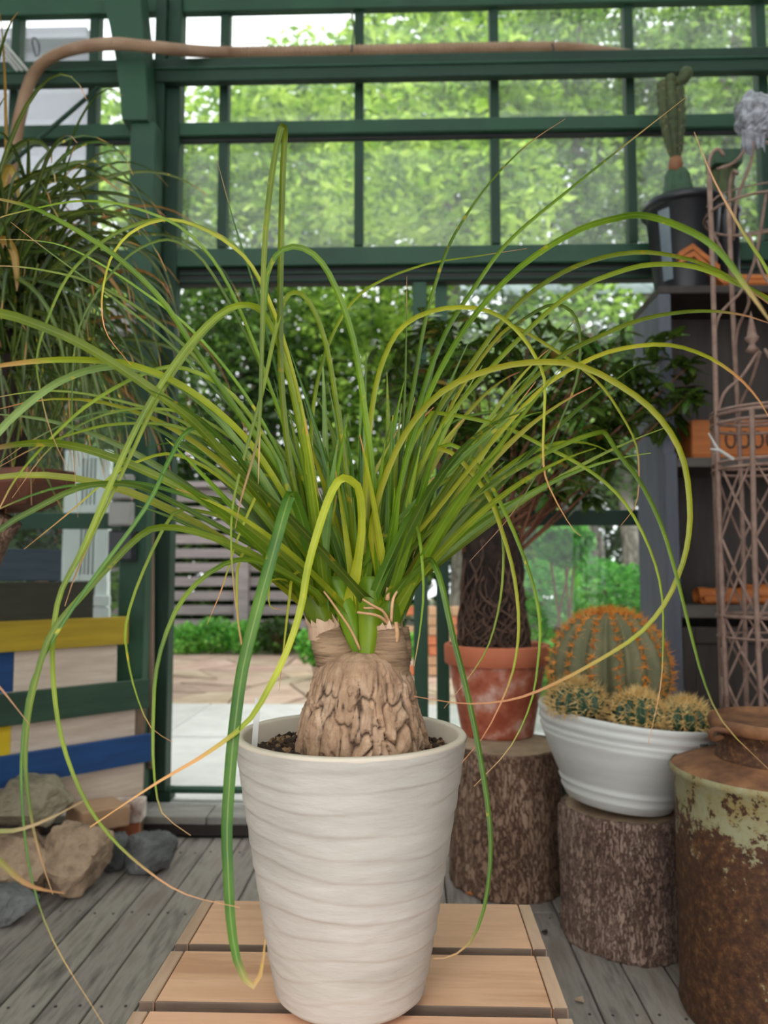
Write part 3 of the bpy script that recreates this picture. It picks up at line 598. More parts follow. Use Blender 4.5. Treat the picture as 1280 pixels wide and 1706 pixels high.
def soil_disc(c, r, m, parent, hump=.006, name='soil'):
    V = [c]; F = []; n = 48; K = 12
    for j in range(1, K+1):
        for k in range(n):
            a = 2*PI*k/n; q = r*j/K; z = hump*noise.noise(Vector((q*math.cos(a)*40, q*math.sin(a)*40, 2)))*1.6
            V.append((c[0]+q*math.cos(a), c[1]+q*math.sin(a), c[2]+z))
    for k in range(n): F.append((0, 1+k, 1+(k+1) % n))
    for j in range(K-1):
        for k in range(n): F.append((1+j*n+k, 1+(j+1)*n+k, 1+(j+1)*n+(k+1) % n, 1+j*n+(k+1) % n))
    return obj(name, V, F, m, parent, smooth=True)
soil_disc((PXc, PYc, SZ), RT-.0165, M['soil'], palm)
V = []; F = []
for i in range(750):
    a = R_.uniform(0, 2*PI); q = (RT-.02)*R_.uniform(.3, 1)**.5; blob(V, F, (PXc+q*math.cos(a), PYc+q*math.sin(a), SZ+R_.uniform(.001, .006)), R_.uniform(.002, .0055))
obj('soil_grit', V, F, M['grit'], palm, kind='stuff')
V2 = []; F2 = []
for i in range(500):
    a = R_.uniform(0, 2*PI); q = (RT-.02)*R_.uniform(.3, 1)**.5; blob(V2, F2, (PXc+q*math.cos(a), PYc+q*math.sin(a), SZ+R_.uniform(.002, .008)), R_.uniform(.003, .007))
obj('bark_chips', V2, F2, M['soil'], palm, kind='stuff')
# caudex
cc = PY(602, 1230, PYc+.005); cx, cy = cc.x, cc.y
ctop = PY(610, 1090, PYc).z; ch = ctop-SZ
k_ = PYc/1300
def cfn(a, z, r):
    # vertical bark plates with cracks, real relief
    wv = noise.noise(Vector((math.cos(a)*2.2, math.sin(a)*2.2, z*9)))*.5
    p = Vector((math.cos(a)*3.3+wv, math.sin(a)*3.3+wv, z*15+.4*wv)); p += noise.noise_vector(p*2.6)*.28; d, _ = noise.voronoi(p)
    e = min(1, (d[1]-d[0])*4.5)**.7; fade = min(1, max(0, (ch*.96-z)/(ch*.25)))
    CR.append((1-(1-e)*fade*.95, .5+.5*noise.noise(p*1.7)))
    return (.0105*e-.006)*fade*(.7+.6*noise.cell(p*.9)) + .0022*noise.noise(p*4) + .001*noise.noise(p*14) + .002*noise.noise(Vector((math.cos(a)*2, math.sin(a)*2, z*20)))
CR = []; cp = []
KEY = [(0, 108), (.12, 106), (.3, 99), (.5, 90), (.7, 82), (.85, 75), (.95, 64), (1.02, 40), (1.04, 5)]
for i in range(150):
    t = i/149*1.04
    for (a, ra), (b, rb) in zip(KEY[:-1], KEY[1:]):
        if a <= t <= b+1e-6: rr_ = ra+(rb-ra)*(t-a)/(b-a); break
    cp.append((rr_*k_*.985, t*ch))
mb = MB().lathe([(cp[0][0]*.97, -.012)]+cp, (cx, cy, SZ), 240, cfn, capt=True); mb.build('caudex', M['caudex'], palm, smooth=True, uv=CR)
def stemtube(pts, r0, r1, name='stem', m=None, Y=PYc):
    P = spline([PY(a, b, Y+d) for a, b, d in pts], 40)
    rr = [(r0+(r1-r0)*i/39)*(1+.035*math.sin(i*2.3)+.02*noise.noise(Vector((i*.7, 0, 0)))) for i in range(40)]
    return MB().tube(P, rr, 24).build(name, m or M['stem'], palm, smooth=True)
stemtube([(586, 1150, 0), (565, 1112, 0), (550, 1075, 0), (537, 1038, 0)], .035, .0215)
stemtube([(638, 1140, 0), (648, 1110, -.005), (650, 1080, -.005), (646, 1040, -.004)], .034, .019)
stemtube([(612, 1120, .01), (602, 1085, .012), (598, 1060, .015)], .018, .011)
stemtube([(655, 1120, .02), (665, 1085, .02), (664, 1045, .02)], .022, .015)
# ragged papery sheaths and stubs
def sheath(px, py, r, n, Y, up=.022, lean=(0, 0)):
    V = []; F = []; c = PY(px, py, Y)
    for k in range(n+1):
        a = 2*PI*k/n; h = up*(.25+1.3*abs(noise.noise(Vector((k*1.37, px, 0)))))*(1.15 if k % 2 else .5)
        for q, (rr, z) in enumerate(((r*.96, -.02), (r*1.03, -.002), (r*1.1, h))):
            V.append(c+Vector((rr*math.cos(a)+lean[0]*max(z, 0), rr*math.sin(a), z)))
    for k in range(n):
        for q in range(2): F.append((k*3+q, (k+1)*3+q, (k+1)*3+q+1, k*3+q+1))
    obj('papery_sheath', V, F, M['papery'], palm, smooth=False)
sheath(540, 1042, .0228, 34, PYc, .022, (-.5, 0)); sheath(646, 1048, .0192, 30, PYc-.004, .018)
def stub(pts, r): MB().tube(spline([PY(a, b, PYc+d) for a, b, d in pts], 10), [r*(1-.03*i) for i in range(10)], 8).build('dry_stub', M['tan'], palm, smooth=True)
stub([(650, 1040, -.02), (640, 1020, -.03), (620, 1008, -.035), (604, 998, -.035)], .0022); stub([(648, 1040, -.02), (630, 1026, -.035), (595, 1020, -.04)], .0024)
stub([(646, 1036, -.02), (635, 1015, -.03), (606, 1013, -.03)], .002); stub([(652, 1035, -.02), (655, 1000, -.025), (665, 980, -.02)], .0025)
stub([(655, 1080, -.02), (662, 1060, -.022), (660, 1036, -.022)], .004); stub([(646, 1000, -.02), (647, 975, -.02), (647, 962, -.02)], .0035)
stub([(600, 1082, -.02), (585, 1050, -.025), (565, 1020, -.03), (540, 985, -.03)], .002)
for pts_, r0_, r1_ in (([(598, 1092, 0), (588, 1050, .0), (572, 1000, .005), (556, 960, .01)], .012, .021), ([(612, 1088, -.012), (616, 1050, -.01), (618, 1000, -.004), (620, 960, 0)], .013, .022), ([(540, 1044, 0), (530, 1015, 0), (518, 985, .0), (508, 962, .0)], .0205, .024), ([(650, 1048, -.004), (650, 1020, -.004), (655, 985, 0), (660, 960, 0)], .0165, .021)):
    P = spline([PY(a, b, PYc+d) for a, b, d in pts_], 12)
    V = []; F = []
    for i, p in enumerate(P):
        for k in range(20):
            a = 2*PI*k/20; q = (r0_+(r1_-r0_)*i/11)*(1+.07*math.cos(5*a+i*.2)); V.append(p+Vector((q*math.cos(a), q*.8*math.sin(a), 0)))
    for i in range(11):
        for k in range(20): F.append((i*20+k, i*20+(k+1) % 20, (i+1)*20+(k+1) % 20, (i+1)*20+k))
    F.append([220+k for k in range(20)])
    obj('leaf_sheath', V, F, M['fillg'], palm, smooth=True)
# leaves
def ribbon(P, W, mat, parent, twist, name='leaf', n=None, vee=.22, flare=1.3, taper=2.0, flen=5):
    L = sum((P[i+1]-P[i]).length for i in range(len(P)-1)); n = n or max(14, min(64, int(L/.022)))
    Q = spline(P, n); V = []; F = []; U = []
    for i, p in enumerate(Q):
        t = i/(n-1); T = (Q[min(i+1, n-1)]-Q[max(i-1, 0)]); T = T.normalized() if T.length > 1e-7 else Vector((0, 0, 1))
        vd = (p-C0).normalized(); A = T.cross(vd)
        A = A.normalized() if A.length > .05 else T.orthogonal().normalized()
        B = T.cross(A); tw = twist*(1-.35*t) ; Sd = A*math.cos(tw)+B*math.sin(tw); Nn = T.cross(Sd)
        wd = W*.5*(1+(flare-1)*max(0, 1-t*flen))*max(.10, (1-t**taper)**.85)
        V += [p-Sd*wd, p-Nn*wd*vee*2, p+Sd*wd]; U += [(0, t), (.5, t), (1, t)]
        if i < n-1:
            q = i*3; F += [(q, q+1, q+4, q+3), (q+1, q+2, q+5, q+4)]
    return obj(name, V, F, M[mat], parent, smooth=True, uv=U)
Y0 = PYc
def T(pts, Ye, wpx, mat, tw=.5, Ym=None, taper=2.0):
    """traced leaf: pixel path, depth runs from the crown (Y0) through Ym to Ye"""
    n = len(pts); P = []
    for i, q in enumerate(pts):
        t = i/(n-1); Y = Y0+(Ye-Y0)*(t**1.2) if Ym is None else ((1-t)**2*Y0+2*t*(1-t)*Ym+t*t*Ye)
        P.append(PY(q[0], q[1], Y))
    ym = P[n//2].y
    ribbon(P, wpx*.86/1300*ym/max(.8, math.cos(tw)), mat, palm, tw, taper=taper, flare=2.1, flen=8)
T([(535,1000),(520,930),(505,870),(494,838),(487,824),(478,838),(455,920),(430,1010),(405,1110),(392,1200),(384,1280),(378,1380),(380,1450),(385,1540),(398,1610),(420,1643),(435,1620),(442,1565)], .84, 24, 'leafd', .15, .84, 5)
T([(575,1040),(592,960),(603,880),(598,815),(580,798),(565,800),(548,830),(528,890),(512,950),(502,1010),(480,1080),(446,1150),(410,1205),(340,1258),(260,1305),(150,1378)], .84, 17, 'leafy', .35, 1.0, 2.4)
T([(640,1030),(665,980),(700,945),(714,932),(722,938),(735,970),(755,1060),(780,1160),(800,1260),(815,1360),(817,1440),(805,1520),(780,1575),(745,1595),(722,1597)], .93, 12, 'leafd', .3, .9, 3)
T([(535,1010),(510,900),(485,780),(470,650),(467,500),(471,300),(475,225),(473,211),(468,214),(458,260),(447,340),(440,430),(437,560),(433,690),(425,750),(402,830),(392,880)], .92, 13, 'leafg', .25, .95, 4)
T([(640,1040),(630,920),(622,800),(610,700),(590,570),(560,480),(530,430),(495,411),(465,420),(447,452),(442,500),(436,600),(432,750),(430,820)], .98, 13, 'leafg', .35, .95, 3)
T([(600,1050),(590,900),(570,740),(545,580),(515,502),(490,487),(472,505),(455,570),(438,650),(410,750),(390,830),(385,900),(392,1000),(405,1080)], .95, 11, 'leafg', .4)
T([(600,1040),(605,900),(612,760),(625,650),(645,585),(672,543),(720,518),(780,512),(830,525),(870,560),(895,600),(908,640),(905,760),(915,810),(950,875),(968,893)], 1.0, 11, 'leafy', .4, 1.0)
T([(645,1030),(630,940),(620,880),(640,800),(680,715),(740,650),(820,615),(900,603),(975,612),(1060,660),(1110,710),(1140,770),(1150,850),(1145,910),(1130,960),(1105,1010),(1060,1060),(980,1110),(900,1150),(840,1168),(770,1172),(690,1160)], .92, 13, 'leafy', .3, .9, 2.6)
T([(640,1040),(655,960),(700,900),(800,820),(900,760),(960,732),(996,721),(1005,720),(1013,727),(1030,755),(1065,800),(1100,870),(1125,950),(1150,1050),(1175,1140),(1210,1210),(1290,1290)], .86, 10, 'leafg', .4, .95, 2.6)
T([(640,1030),(650,900),(690,720),(760,570),(850,460),(950,390),(1030,363),(1080,360),(1150,385),(1200,420),(1245,480),(1290,545)], .62, 12, 'leafg', .4, .95, 8)
T([(640,1030),(660,880),(710,720),(790,600),(860,510),(930,458),(1000,430),(1070,420),(1140,430),(1200,452),(1260,490),(1310,530)], .9, 10, 'leafg', .4, None, 4)
T([(645,1020),(670,870),(730,720),(840,590),(950,490),(1040,450),(1100,440),(1160,445),(1220,468),(1290,505),(1340,560),(1350,590),(1320,550),(1280,452),(1240,390),(1190,300),(1157,220)], .85, 10, 'leafg', .4, .9, 4)
T([(642,1030),(655,930),(670,800),(700,670),(740,560),(790,480),(850,400),(950,315),(1050,235),(1142,163)], 1.05, 11, 'leafg', .4)
T([(642,1030),(650,940),(665,780),(690,640),(710,530),(740,430),(770,370),(820,300),(880,240),(942,198)], 1.2, 9, 'leafd', .4)
T([(645,1030),(665,940),(740,820),(810,720),(880,640),(940,590),(1000,560),(1060,535),(1120,522),(1180,518),(1240,525),(1300,545)], .9, 10, 'leafg', .4, None, 4)
T([(648,1030),(665,930),(720,860),(800,760),(900,650),(980,600),(1040,580),(1110,574),(1170,590),(1220,620),(1260,660),(1290,710)], .85, 9, 'leafy', .4, None, 4)
T([(645,1030),(650,900),(680,760),(715,695),(730,688),(800,700),(850,715),(900,740),(960,770),(1010,805),(1050,850),(1085,920),(1103,990),(1105,1080),(1100,1150),(1080,1240)], .95, 9, 'leafg', .4)
T([(640,1030),(655,900),(700,750),(780,620),(850,550),(900,515),(930,508),(955,522),(967,560),(962,630),(935,700),(900,780),(850,860),(783,935)], 1.02, 8, 'leafd', .4)
T([(645,1030),(665,880),(740,700),(800,600),(845,548),(870,550),(950,600),(1000,640),(1035,690),(1060,740),(1065,790),(1060,840),(1035,875)], 1.0, 8, 'leafy', .4)
T([(642,1030),(660,920),(690,800),(722,750),(760,760),(810,820),(835,880),(855,950),(864,1020),(862,1080),(848,1140),(810,1220),(770,1270)], .97, 10, 'leafy', .4)
T([(645,1030),(665,900),(700,780),(750,740),(800,780),(840,850),(870,920),(890,980),(900,1040),(897,1100),(885,1170),(850,1245),(790,1310)], 1.0, 9, 'leafg', .4)
T([(642,1030),(665,900),(730,810),(785,790),(825,840),(838,900),(838,960),(830,1020),(812,1080),(780,1130),(740,1180)], 1.0, 7, 'leafg', .4)
T([(640,1030),(670,900),(690,870),(700,900),(706,980),(700,1050),(690,1110)], .98, 8, 'leafg', .4)
T([(640,1030),(668,860),(700,760),(760,700),(850,690),(820,760),(700,900),(690,960)], 1.1, 6, 'leafd', .4)
# left
T([(545,1020),(520,930),(460,860),(400,790),(340,720),(280,668),(200,612),(130,570),(60,540),(0,522),(-60,530),(-130,650),(-150,900),(-120,1200),(-60,1370),(0,1435),(40,1470),(75,1483),(108,1488)], .72, 19, 'leafg', .3, .8, 5)
T([(540,1020),(500,880),(440,770),(380,700),(300,640),(220,608),(150,600),(80,600),(0,609),(-60,620)], .8, 13, 'leafy', .4, None, 6)
T([(542,1020),(480,870),(400,740),(310,650),(225,613),(160,614),(100,635),(50,670),(0,717),(-60,800),(-120,1000),(-110,1250),(-50,1370),(0,1384),(40,1380),(90,1360),(138,1335)], .72, 15, 'leafb', .35, .8, 4)
T([(545,1020),(530,985),(470,925),(400,870),(300,812),(200,767),(120,742),(60,738),(0,745),(-50,760)], .85, 16, 'leafg', .4, None, 6)
T([(545,1020),(480,945),(400,897),(300,842),(230,810),(170,806),(120,817),(60,847),(0,882),(-50,940),(-60,1050),(-30,1110),(0,1145),(50,1208)], .82, 12, 'leafd', .4, .85, 4)
T([(545,1020),(470,920),(380,855),(300,822),(220,803),(150,806),(80,816),(0,847),(-40,870)], .9, 10, 'leafd', .4)
T([(545,1015),(520,985),(450,938),(380,905),(310,882),(262,879),(230,895),(180,945),(130,1000),(85,1055),(60,1130),(46,1200),(42,1270),(50,1350),(65,1420),(88,1490)], .82, 14, 'leafg', .4, .85, 3)
T([(540,1015),(480,880),(400,760),(340,715),(308,722),(280,770),(240,850),(130,1000),(60,1120),(38,1230),(37,1340),(52,1460),(90,1570),(172,1706)], .8, 10, 'leafd', .4, .85)
T([(540,1010),(515,800),(480,620),(445,530),(415,508),(370,520),(310,580),(250,670),(200,770),(140,910),(100,990),(88,1070),(90,1150),(105,1240),(140,1330),(185,1395),(245,1450),(310,1490),(400,1512)], .85, 13, 'leafg', .4, .85, 2.5)
T([(540,1010),(520,820),(490,660),(455,550),(425,512),(385,515),(330,565),(265,660),(215,765),(160,880),(125,960),(108,1010)], .9, 11, 'leafg', .4, None, 3)
T([(545,1020),(530,990),(470,952),(420,933),(380,937),(335,965),(300,1005),(275,1060),(260,1120),(256,1180),(255,1260),(262,1330),(275,1360),(318,1392)], .88, 11, 'leafg', .4, .9)
T([(545,1020),(520,960),(450,900),(370,862),(320,850),(285,860),(235,960),(210,1040),(212,1090),(225,1150),(250,1210),(287,1236)], .9, 8, 'leafg', .4)
T([(540,1010),(510,780),(460,540),(410,430),(350,385),(285,366),(240,370),(190,390),(150,420),(110,465),(80,530),(62,590),(65,640),(85,720),(115,785)], .9, 9, 'leafg', .4)
T([(542,1010),(525,800),(480,590),(430,460),(380,405),(310,370),(262,368),(215,390),(185,430),(172,480),(170,520),(180,560),(218,608)], .95, 8, 'leafy', .4)
T([(542,1015),(530,920),(470,790),(400,690),(330,590),(270,500),(200,432),(130,385),(60,348),(0,332),(-50,325)], .85, 11, 'leafg', .4, None, 5)
T([(545,1010),(530,880),(470,700),(410,540),(360,440),(300,378),(220,345),(160,335),(110,337),(60,347),(0,362),(-50,385)], .9, 8, 'leafg', .4)
T([(545,1015),(530,930),(450,760),(360,650),(280,570),(200,505),(130,455),(60,403),(18,370)], 1.0, 8, 'leafd', .4)
T([(545,1015),(500,870),(420,720),(330,600),(240,520),(150,470),(60,448),(0,443),(-40,445)], 1.0, 9, 'leafg', .4)
T([(545,1015),(510,860),(430,690),(330,560),(230,480),(150,430),(100,408),(50,400),(0,399)], 1.05, 7, 'leafg', .4)
T([(545,1015),(480,880),(380,765),(300,700),(200,668),(120,653),(60,652),(0,661),(-30,670)], 1.0, 8, 'leafg', .4)
T([(540,1010),(500,780),(430,600),(350,450),(300,405),(260,402),(210,430),(160,490),(128,560),(120,660),(123,760),(130,862)], .95, 7, 'leafd', .4)
T([(542,1015),(530,930),(470,780),(390,660),(300,612),(230,627),(150,672),(90,725),(30,792),(0,845),(-20,880)], .85, 10, 'leafg', .4)
T([(542,1015),(480,860),(400,765),(300,712),(200,706),(130,720),(60,745),(0,777)], .9, 9, 'leafg', .4)
T([(545,1010),(510,840),(480,700),(430,500),(390,370),(362,268)], 1.15, 7, 'leafd', .4)
T([(545,1010),(525,830),(520,700),(545,580),(600,490),(700,443),(800,426),(878,414)], 1.2, 8, 'leafg', .4)
T([(640,1020),(655,850),(672,700),(677,560),(678,460)], 1.15, 7, 'leafd', .4)
T([(542,1015),(500,930),(440,900),(400,930),(395,1000),(400,1060),(412,1110)], 1.0, 7, 'leafy', .4)
T([(545,1015),(520,960),(490,955),(482,1000),(475,1060),(465,1150)], 1.0, 7, 'leafy', .4)
T([(545,1015),(500,975),(455,965),(448,990),(452,1012),(478,1015)], 1.0, 5, 'leafy', .4)
T([(545,1015),(490,860),(445,790),(425,830),(395,900),(370,980),(345,1040)], .98, 7, 'leafy', .4)
T([(545,1015),(460,880),(360,790),(290,757),(240,765),(190,790),(120,850),(40,915)], .92, 8, 'leafy', .4)
T([(542,1012),(500,880),(440,780),(340,700),(240,680),(150,700),(80,750),(20,830)], .95, 8, 'leafg', .4)
T([(545,1015),(440,850),(330,735),(230,690),(150,690),(60,730),(0,770)], 1.0, 8, 'leafd', .4)
# dense fill: gravity-bent leaves from the three crowns
def grown(p0, az, el, L, droop, n=16):
    d = Vector((math.cos(az)*math.cos(el), math.sin(az)*math.cos(el), math.sin(el))); P = [p0.copy()]
    for i in range(n):
        P.append(P[-1]+d*(L/n)); d = (d+Vector((0, 0, -1))*(droop*(i/n)**.8/n)).normalized()
    return P
crA, crB, crC = PY(540, 1012, PYc), PY(602, 1050, PYc+.012), PY(648, 1028, PYc)
for i in range(185):
    cr, ax = [(crA, -1), (crB, 0), (crC, 1)][i % 3]
    if ax == -1: az = PI+R_.gauss(.0, 1.25)
    elif ax == 1: az = R_.gauss(.2, 1.3)
    else: az = R_.uniform(0, 2*PI)
    front = math.sin(az) < -.35
    el = math.radians(R_.uniform(48, 86)) if not front else math.radians(R_.uniform(66, 86))
    if ax == -1 and not front: el -= math.radians(R_.uniform(0, 14))
    if ax == 0: el = math.radians(R_.uniform(68, 88))
    Lg = R_.uniform(.24, .44) if i % 5 else R_.uniform(.45, .7)
    if i % 5 == 0: el = math.radians(R_.uniform(35, 62))
    if front: Lg *= .65
    P = grown(cr+Vector((R_.uniform(-.01, .01), R_.uniform(-.008, .014), R_.uniform(-.012, .008))), az, el, Lg, R_.uniform(.5, 2.4)*Lg/.45)
    ribbon(P, R_.uniform(.0105, .0165), R_.choice(['fillg', 'fillg', 'filld', 'filld', 'filly', 'fillb', 'fillg', 'filld']), palm, R_.uniform(-.8, .8), n=20, flare=2.2, flen=6)
# white plant tag pushed in soil
a, b = PY(424, 1222, PYc-.015), PY(429, 1160, PYc-.02)
MB().hexa([a+Vector((-.004, 0, -.02)), a+Vector((.004, .001, -.02)), a+Vector((.004, .002, -.02)), a+Vector((-.004, .001, -.02)), b+Vector((-.003, 0, 0)), b+Vector((.004, .001, -.008)), b+Vector((.004, .002, -.008)), b+Vector((-.003, .001, 0))]).build('plant_tag', M['label'])
tag(bpy.data.objects['plant_tag'], 'narrow white plant tag stuck in soil at left inside the palm pot', 'plant tag')

# ================================================================== STUMPS, SHRUB, CACTUS BOWL
def stump(px0, px1, pyt, pyb, m, label, seed, flare=1.06):
    """px0..px1 width at base, pyb = centre of base ellipse, pyt = centre of top ellipse"""
    b = PZ((px0+px1)/2, pyb, 0); r = (px1-px0)/2*b.y/1300*.97; zt = PY((px0+px1)/2, pyt, b.y).z
    t = thing('log_stump', (b.x, b.y, 0), label, 'stump')
    def fn(a, z, rr):
        rdg = noise.noise(Vector((math.cos(a)*7+seed, math.sin(a)*7, z*3.5)))*.010 + noise.noise(Vector((math.cos(a)*18, math.sin(a)*18+seed, z*12)))*.005
        return rdg + .012*math.cos(2*a+seed)
    prof = [(r*(flare-(flare-1)*i/39*1.2 if i < 39 else .99), zt*i/39) for i in range(40)]
    MB().lathe(prof+[(prof[-1][0]*.93, zt+.002)], (b.x, b.y, 0), 90, fn, capt=False).build('bark', m, t, smooth=True)
    MB().lathe([(r*.96, zt-.012), (r*.94, zt), (r*.5, zt+.001), (.001, zt+.001)], (b.x, b.y, 0), 60, lambda a, z, q: (.012*math.cos(2*a+seed)) if q > .05 else 0).build('cut_face', M['cut'], t)
    return b, r, zt
sb1, sr1, sz1 = stump(750, 942, 1238, 1462, M['barkd'], 'dark barked log stump under the terracotta pot', 3)
sb2, sr2, sz2 = stump(943, 1132, 1344, 1562, M['barkg'], 'grey-brown barked log stump under the white cactus bowl', 8, 1.0)
# chips of bark knocked off
# terracotta pot with shrub
tb = PZ(829, 1222, sz1+.002); tY = tb.y; tr_ = 86*tY/1300; ztR = PY(821, 1072, tY).z; th = ztR-sz1-.002
shrub = thing('potted_shrub', (tb.x, tY, sz1+.002), 'glossy leaved shrub with tangled roots in terracotta pot on the dark stump', 'potted plant')
rb = tr_*.68
def tfn(a, z, r): return .001*noise.noise(Vector((math.cos(a)*2, math.sin(a)*2, z*20)))
MB().lathe([(.001, 0), (rb-.004, 0), (rb, .006), (rb+(tr_*.9-rb)*.5, th*.4), (tr_*.92, th*.78), (tr_*.92, th-.03), (tr_*.86, th-.03), (rb*.9, .02)], (tb.x, tY, sz1+.002), 72, tfn, capb=False).build('pot', M['terra'], shrub, smooth=True)
bevel(MB().lathe([(tr_*.925, th*.78), (tr_*.99, th*.785), (tr_, th-.006), (tr_*.985, th), (tr_*.9, th), (tr_*.87, th-.01), (tr_*.87, th-.05)], (tb.x, tY, sz1+.002), 72, capb=False).build('pot_rim', M['terrarim'], shrub, smooth=True), .002)
soil_disc((tb.x, tY, ztR-.02), tr_*.875, M['soil'], shrub)
# root column: dark core with tangled roots over it
core = [(72, 1078), (64, 1040), (60, 1000), (62, 950), (66, 910), (50, 885), (20, 870)]
mb = MB(); prof = [(a*tY/1300*.72, PY(815, y, tY).z-ztR) for a, y in core]
mb.lathe(prof, (tb.x-.01, tY, ztR), 48, lambda a, z, r: .03*noise.noise(Vector((math.cos(a)*4, math.sin(a)*4, z*14)))).build('root_mass', M['rootd'], shrub, smooth=True)
for i in range(150):
    a = R_.uniform(0, 2*PI); P = []; z = ztR-.02; top = R_.uniform(.10, .40); a2 = a+R_.uniform(-1.6, 1.6); wob = R_.uniform(0, 6)
    for k in range(7):
        t = k/6; aa = a+(a2-a)*t+.35*math.sin(wob+t*7); rr = (.142-.03*t+.014*math.sin(wob*2+t*5))*.86
        P.append(Vector((tb.x-.01+rr*math.cos(aa), tY+rr*math.sin(aa), z+top*t)))
    MB().tube(spline(P, 14), R_.uniform(.0018, .0045), 5).build('root', M['root'], shrub, smooth=True)
# branches to leaf whorls
E = [((800, 660), .36, .24, .22, 75), ((760, 570), .22, .18, .12, 26), ((900, 590), .26, .2, .14, 38), ((960, 700), .2, .16, .18, 28), ((1085, 660), .17, .12, .14, 26), ((1130, 640), .12, .1, .09, 8), ((880, 820), .18, .15, .1, 8), ((690, 600), .16, .14, .12, 10), ((900, 740), .26, .18, .16, 30), ((990, 790), .14, .14, .1, 12), ((750, 730), .16, .14, .14, 10), ((1040, 590), .2, .12, .09, 10)]
me = None
def shrubleaf_mesh():
    V = []; F = []; U = []; n = 6
    for i in range(n+1):
        t = i/n; wd = .5*.36*math.sin(PI*min(1, t*.96+.02))**.75; z = -.22*t*t
        V += [(t, -wd, z+.05*wd), (t, 0, z-.03), (t, wd, z+.05*wd)]; U += [(0, t), (.5, t), (1, t)]
        if i < n: q = i*3; F += [(q, q+1, q+4, q+3), (q+1, q+2, q+5, q+4)]
    return V, F, U
SV, SF, SU = shrubleaf_mesh(); sm = []
for mm in ('shrub', 'shrubw'):
    me = bpy.data.meshes.new('leaf'); me.from_pydata(SV, [], SF); ul = me.uv_layers.new(name='UV')
    for lp in me.loops: ul.data[lp.index].uv = SU[lp.vertex_index]
    me.polygons.foreach_set('use_smooth', [True]*len(me.polygons)); me.materials.append(M[mm]); sm.append(me)
whorls = []
for (px, py), ra, rb2, rc, n in E:
    c = PY(px, py, tY)
    for i in range(n):
        d = Vector((R_.gauss(0, 1), R_.gauss(0, 1), R_.gauss(0, 1))).normalized()*R_.uniform(.3, 1)**.5
        whorls.append(c+Vector((d.x*ra, d.y*rb2, d.z*rc)))
hub = [PY(R_.uniform(770, 860), R_.uniform(880, 930), tY) for _ in range(9)]
for i, wv in enumerate(whorls):
    h = hub[i % 9]
    mid = h.lerp(wv, .5)+Vector((R_.uniform(-.03, .03), R_.uniform(-.03, .03), R_.uniform(-.06, .0) if wv.x > .6 else R_.uniform(-.02, .04)))
    if i % 4 == 0: MB().tube(spline([h, mid, wv], 9), [.0058*(1-.08*k) for k in range(9)], 6).build('branch', M['twig'], shrub, smooth=True)
lv = []
for wv in whorls:
    for k in range(R_.randint(5, 8)):
        az = R_.uniform(0, 2*PI); el = R_.uniform(-.9, .5); s = R_.uniform(.06, .10); lv.append((wv+Vector((0, 0, R_.uniform(-.02, .02))), az, el, s, 1 if R_.random() < .13 else 0, R_.uniform(-.6, .6)))
lv.sort(key=lambda q: q[0].y)
from mathutils import Euler
sl_ = wloc(shrub)
for q in lv[:300]:
    o = bpy.data.objects.new('leaf', sm[q[4]]); S.collection.objects.link(o); o.parent = shrub; o.location = q[0]-sl_; o.rotation_euler = (q[5], -q[2], q[1]); o.scale = (q[3],)*3
V = []; F = []; U = []
for q in lv[300:]:
    Mx = Euler((q[5], -q[2], q[1])).to_matrix(); n = len(V)
    V += [q[0]+Mx @ (Vector(v)*q[3]) for v in SV]; F += [[i+n for i in f] for f in SF]; U += SU
obj('leaves', V, F, M['shrub'], shrub, smooth=True, uv=U, kind='stuff')

# white bowl, tilted slightly, with cacti
from mathutils import Matrix
bb = PZ(1040, 1345, sz2+.004); bY = bb.y
tilt = Matrix.Rotation(math.radians(6.5), 3, 'Y')
bH = .243; bR = 141*bY/1300*1.0; bRb = 84*bY/1300
bc = Vector((sb2.x-.003, sb2.y, sz2+.004+math.sin(math.radians(5.5))*bRb*.93))
bowl = thing('cactus_bowl', bc, 'wide white ridged bowl of golden barrel cacti on the grey-brown stump', 'potted plant')
prof = [(.001, 0), (bRb*.95, 0), (bRb*1.0, .004), (bRb*1.08, .022), (bRb*1.11, .028), (bRb*1.085, .033), (bRb*1.15, .046), (bRb*1.175, .052), (bRb*1.145, .057)]
for i in range(1, 14): t = i/13; prof.append((bRb*1.145+(bR*.945-bRb*1.145)*t**.9, .057+(.176-.057)*t))
prof += [(bR*.935, .179), (bR*.965, .187), (bR*.96, .193), (bR*.945, .196), (bR*.985, .205), (bR*.985, .217), (bR*.97, .22), (bR, .228), (bR*1.01, bH-.003), (bR*1.0, bH), (bR*.975, bH+.001), (bR*.955, bH-.02), (bR*.9, .18)]
MB().lathe(prof, bc, 96, None, tilt, capb=False).build('bowl', M['bowl'], bowl, smooth=True)
def btop(x, y, z=0): return bc+tilt @ Vector((x, y, bH-.015+z))
V = []; F = []; c0 = btop(0, 0); V.append(c0)
for k in range(48): a = 2*PI*k/48; V.append(btop(bR*.955*math.cos(a), bR*.955*math.sin(a)))
for k in range(48): F.append((0, 1+k, 1+(k+1) % 48))
obj('soil', V, F, M['soil'], bowl)
V = []; F = []
for i in range(350): a = R_.uniform(0, 2*PI); q = bR*.93*R_.random()**.5; blob(V, F, btop(q*math.cos(a), q*math.sin(a), .003), R_.uniform(.003, .007))
obj('soil_grit', V, F, M['grit'], bowl, kind='stuff')
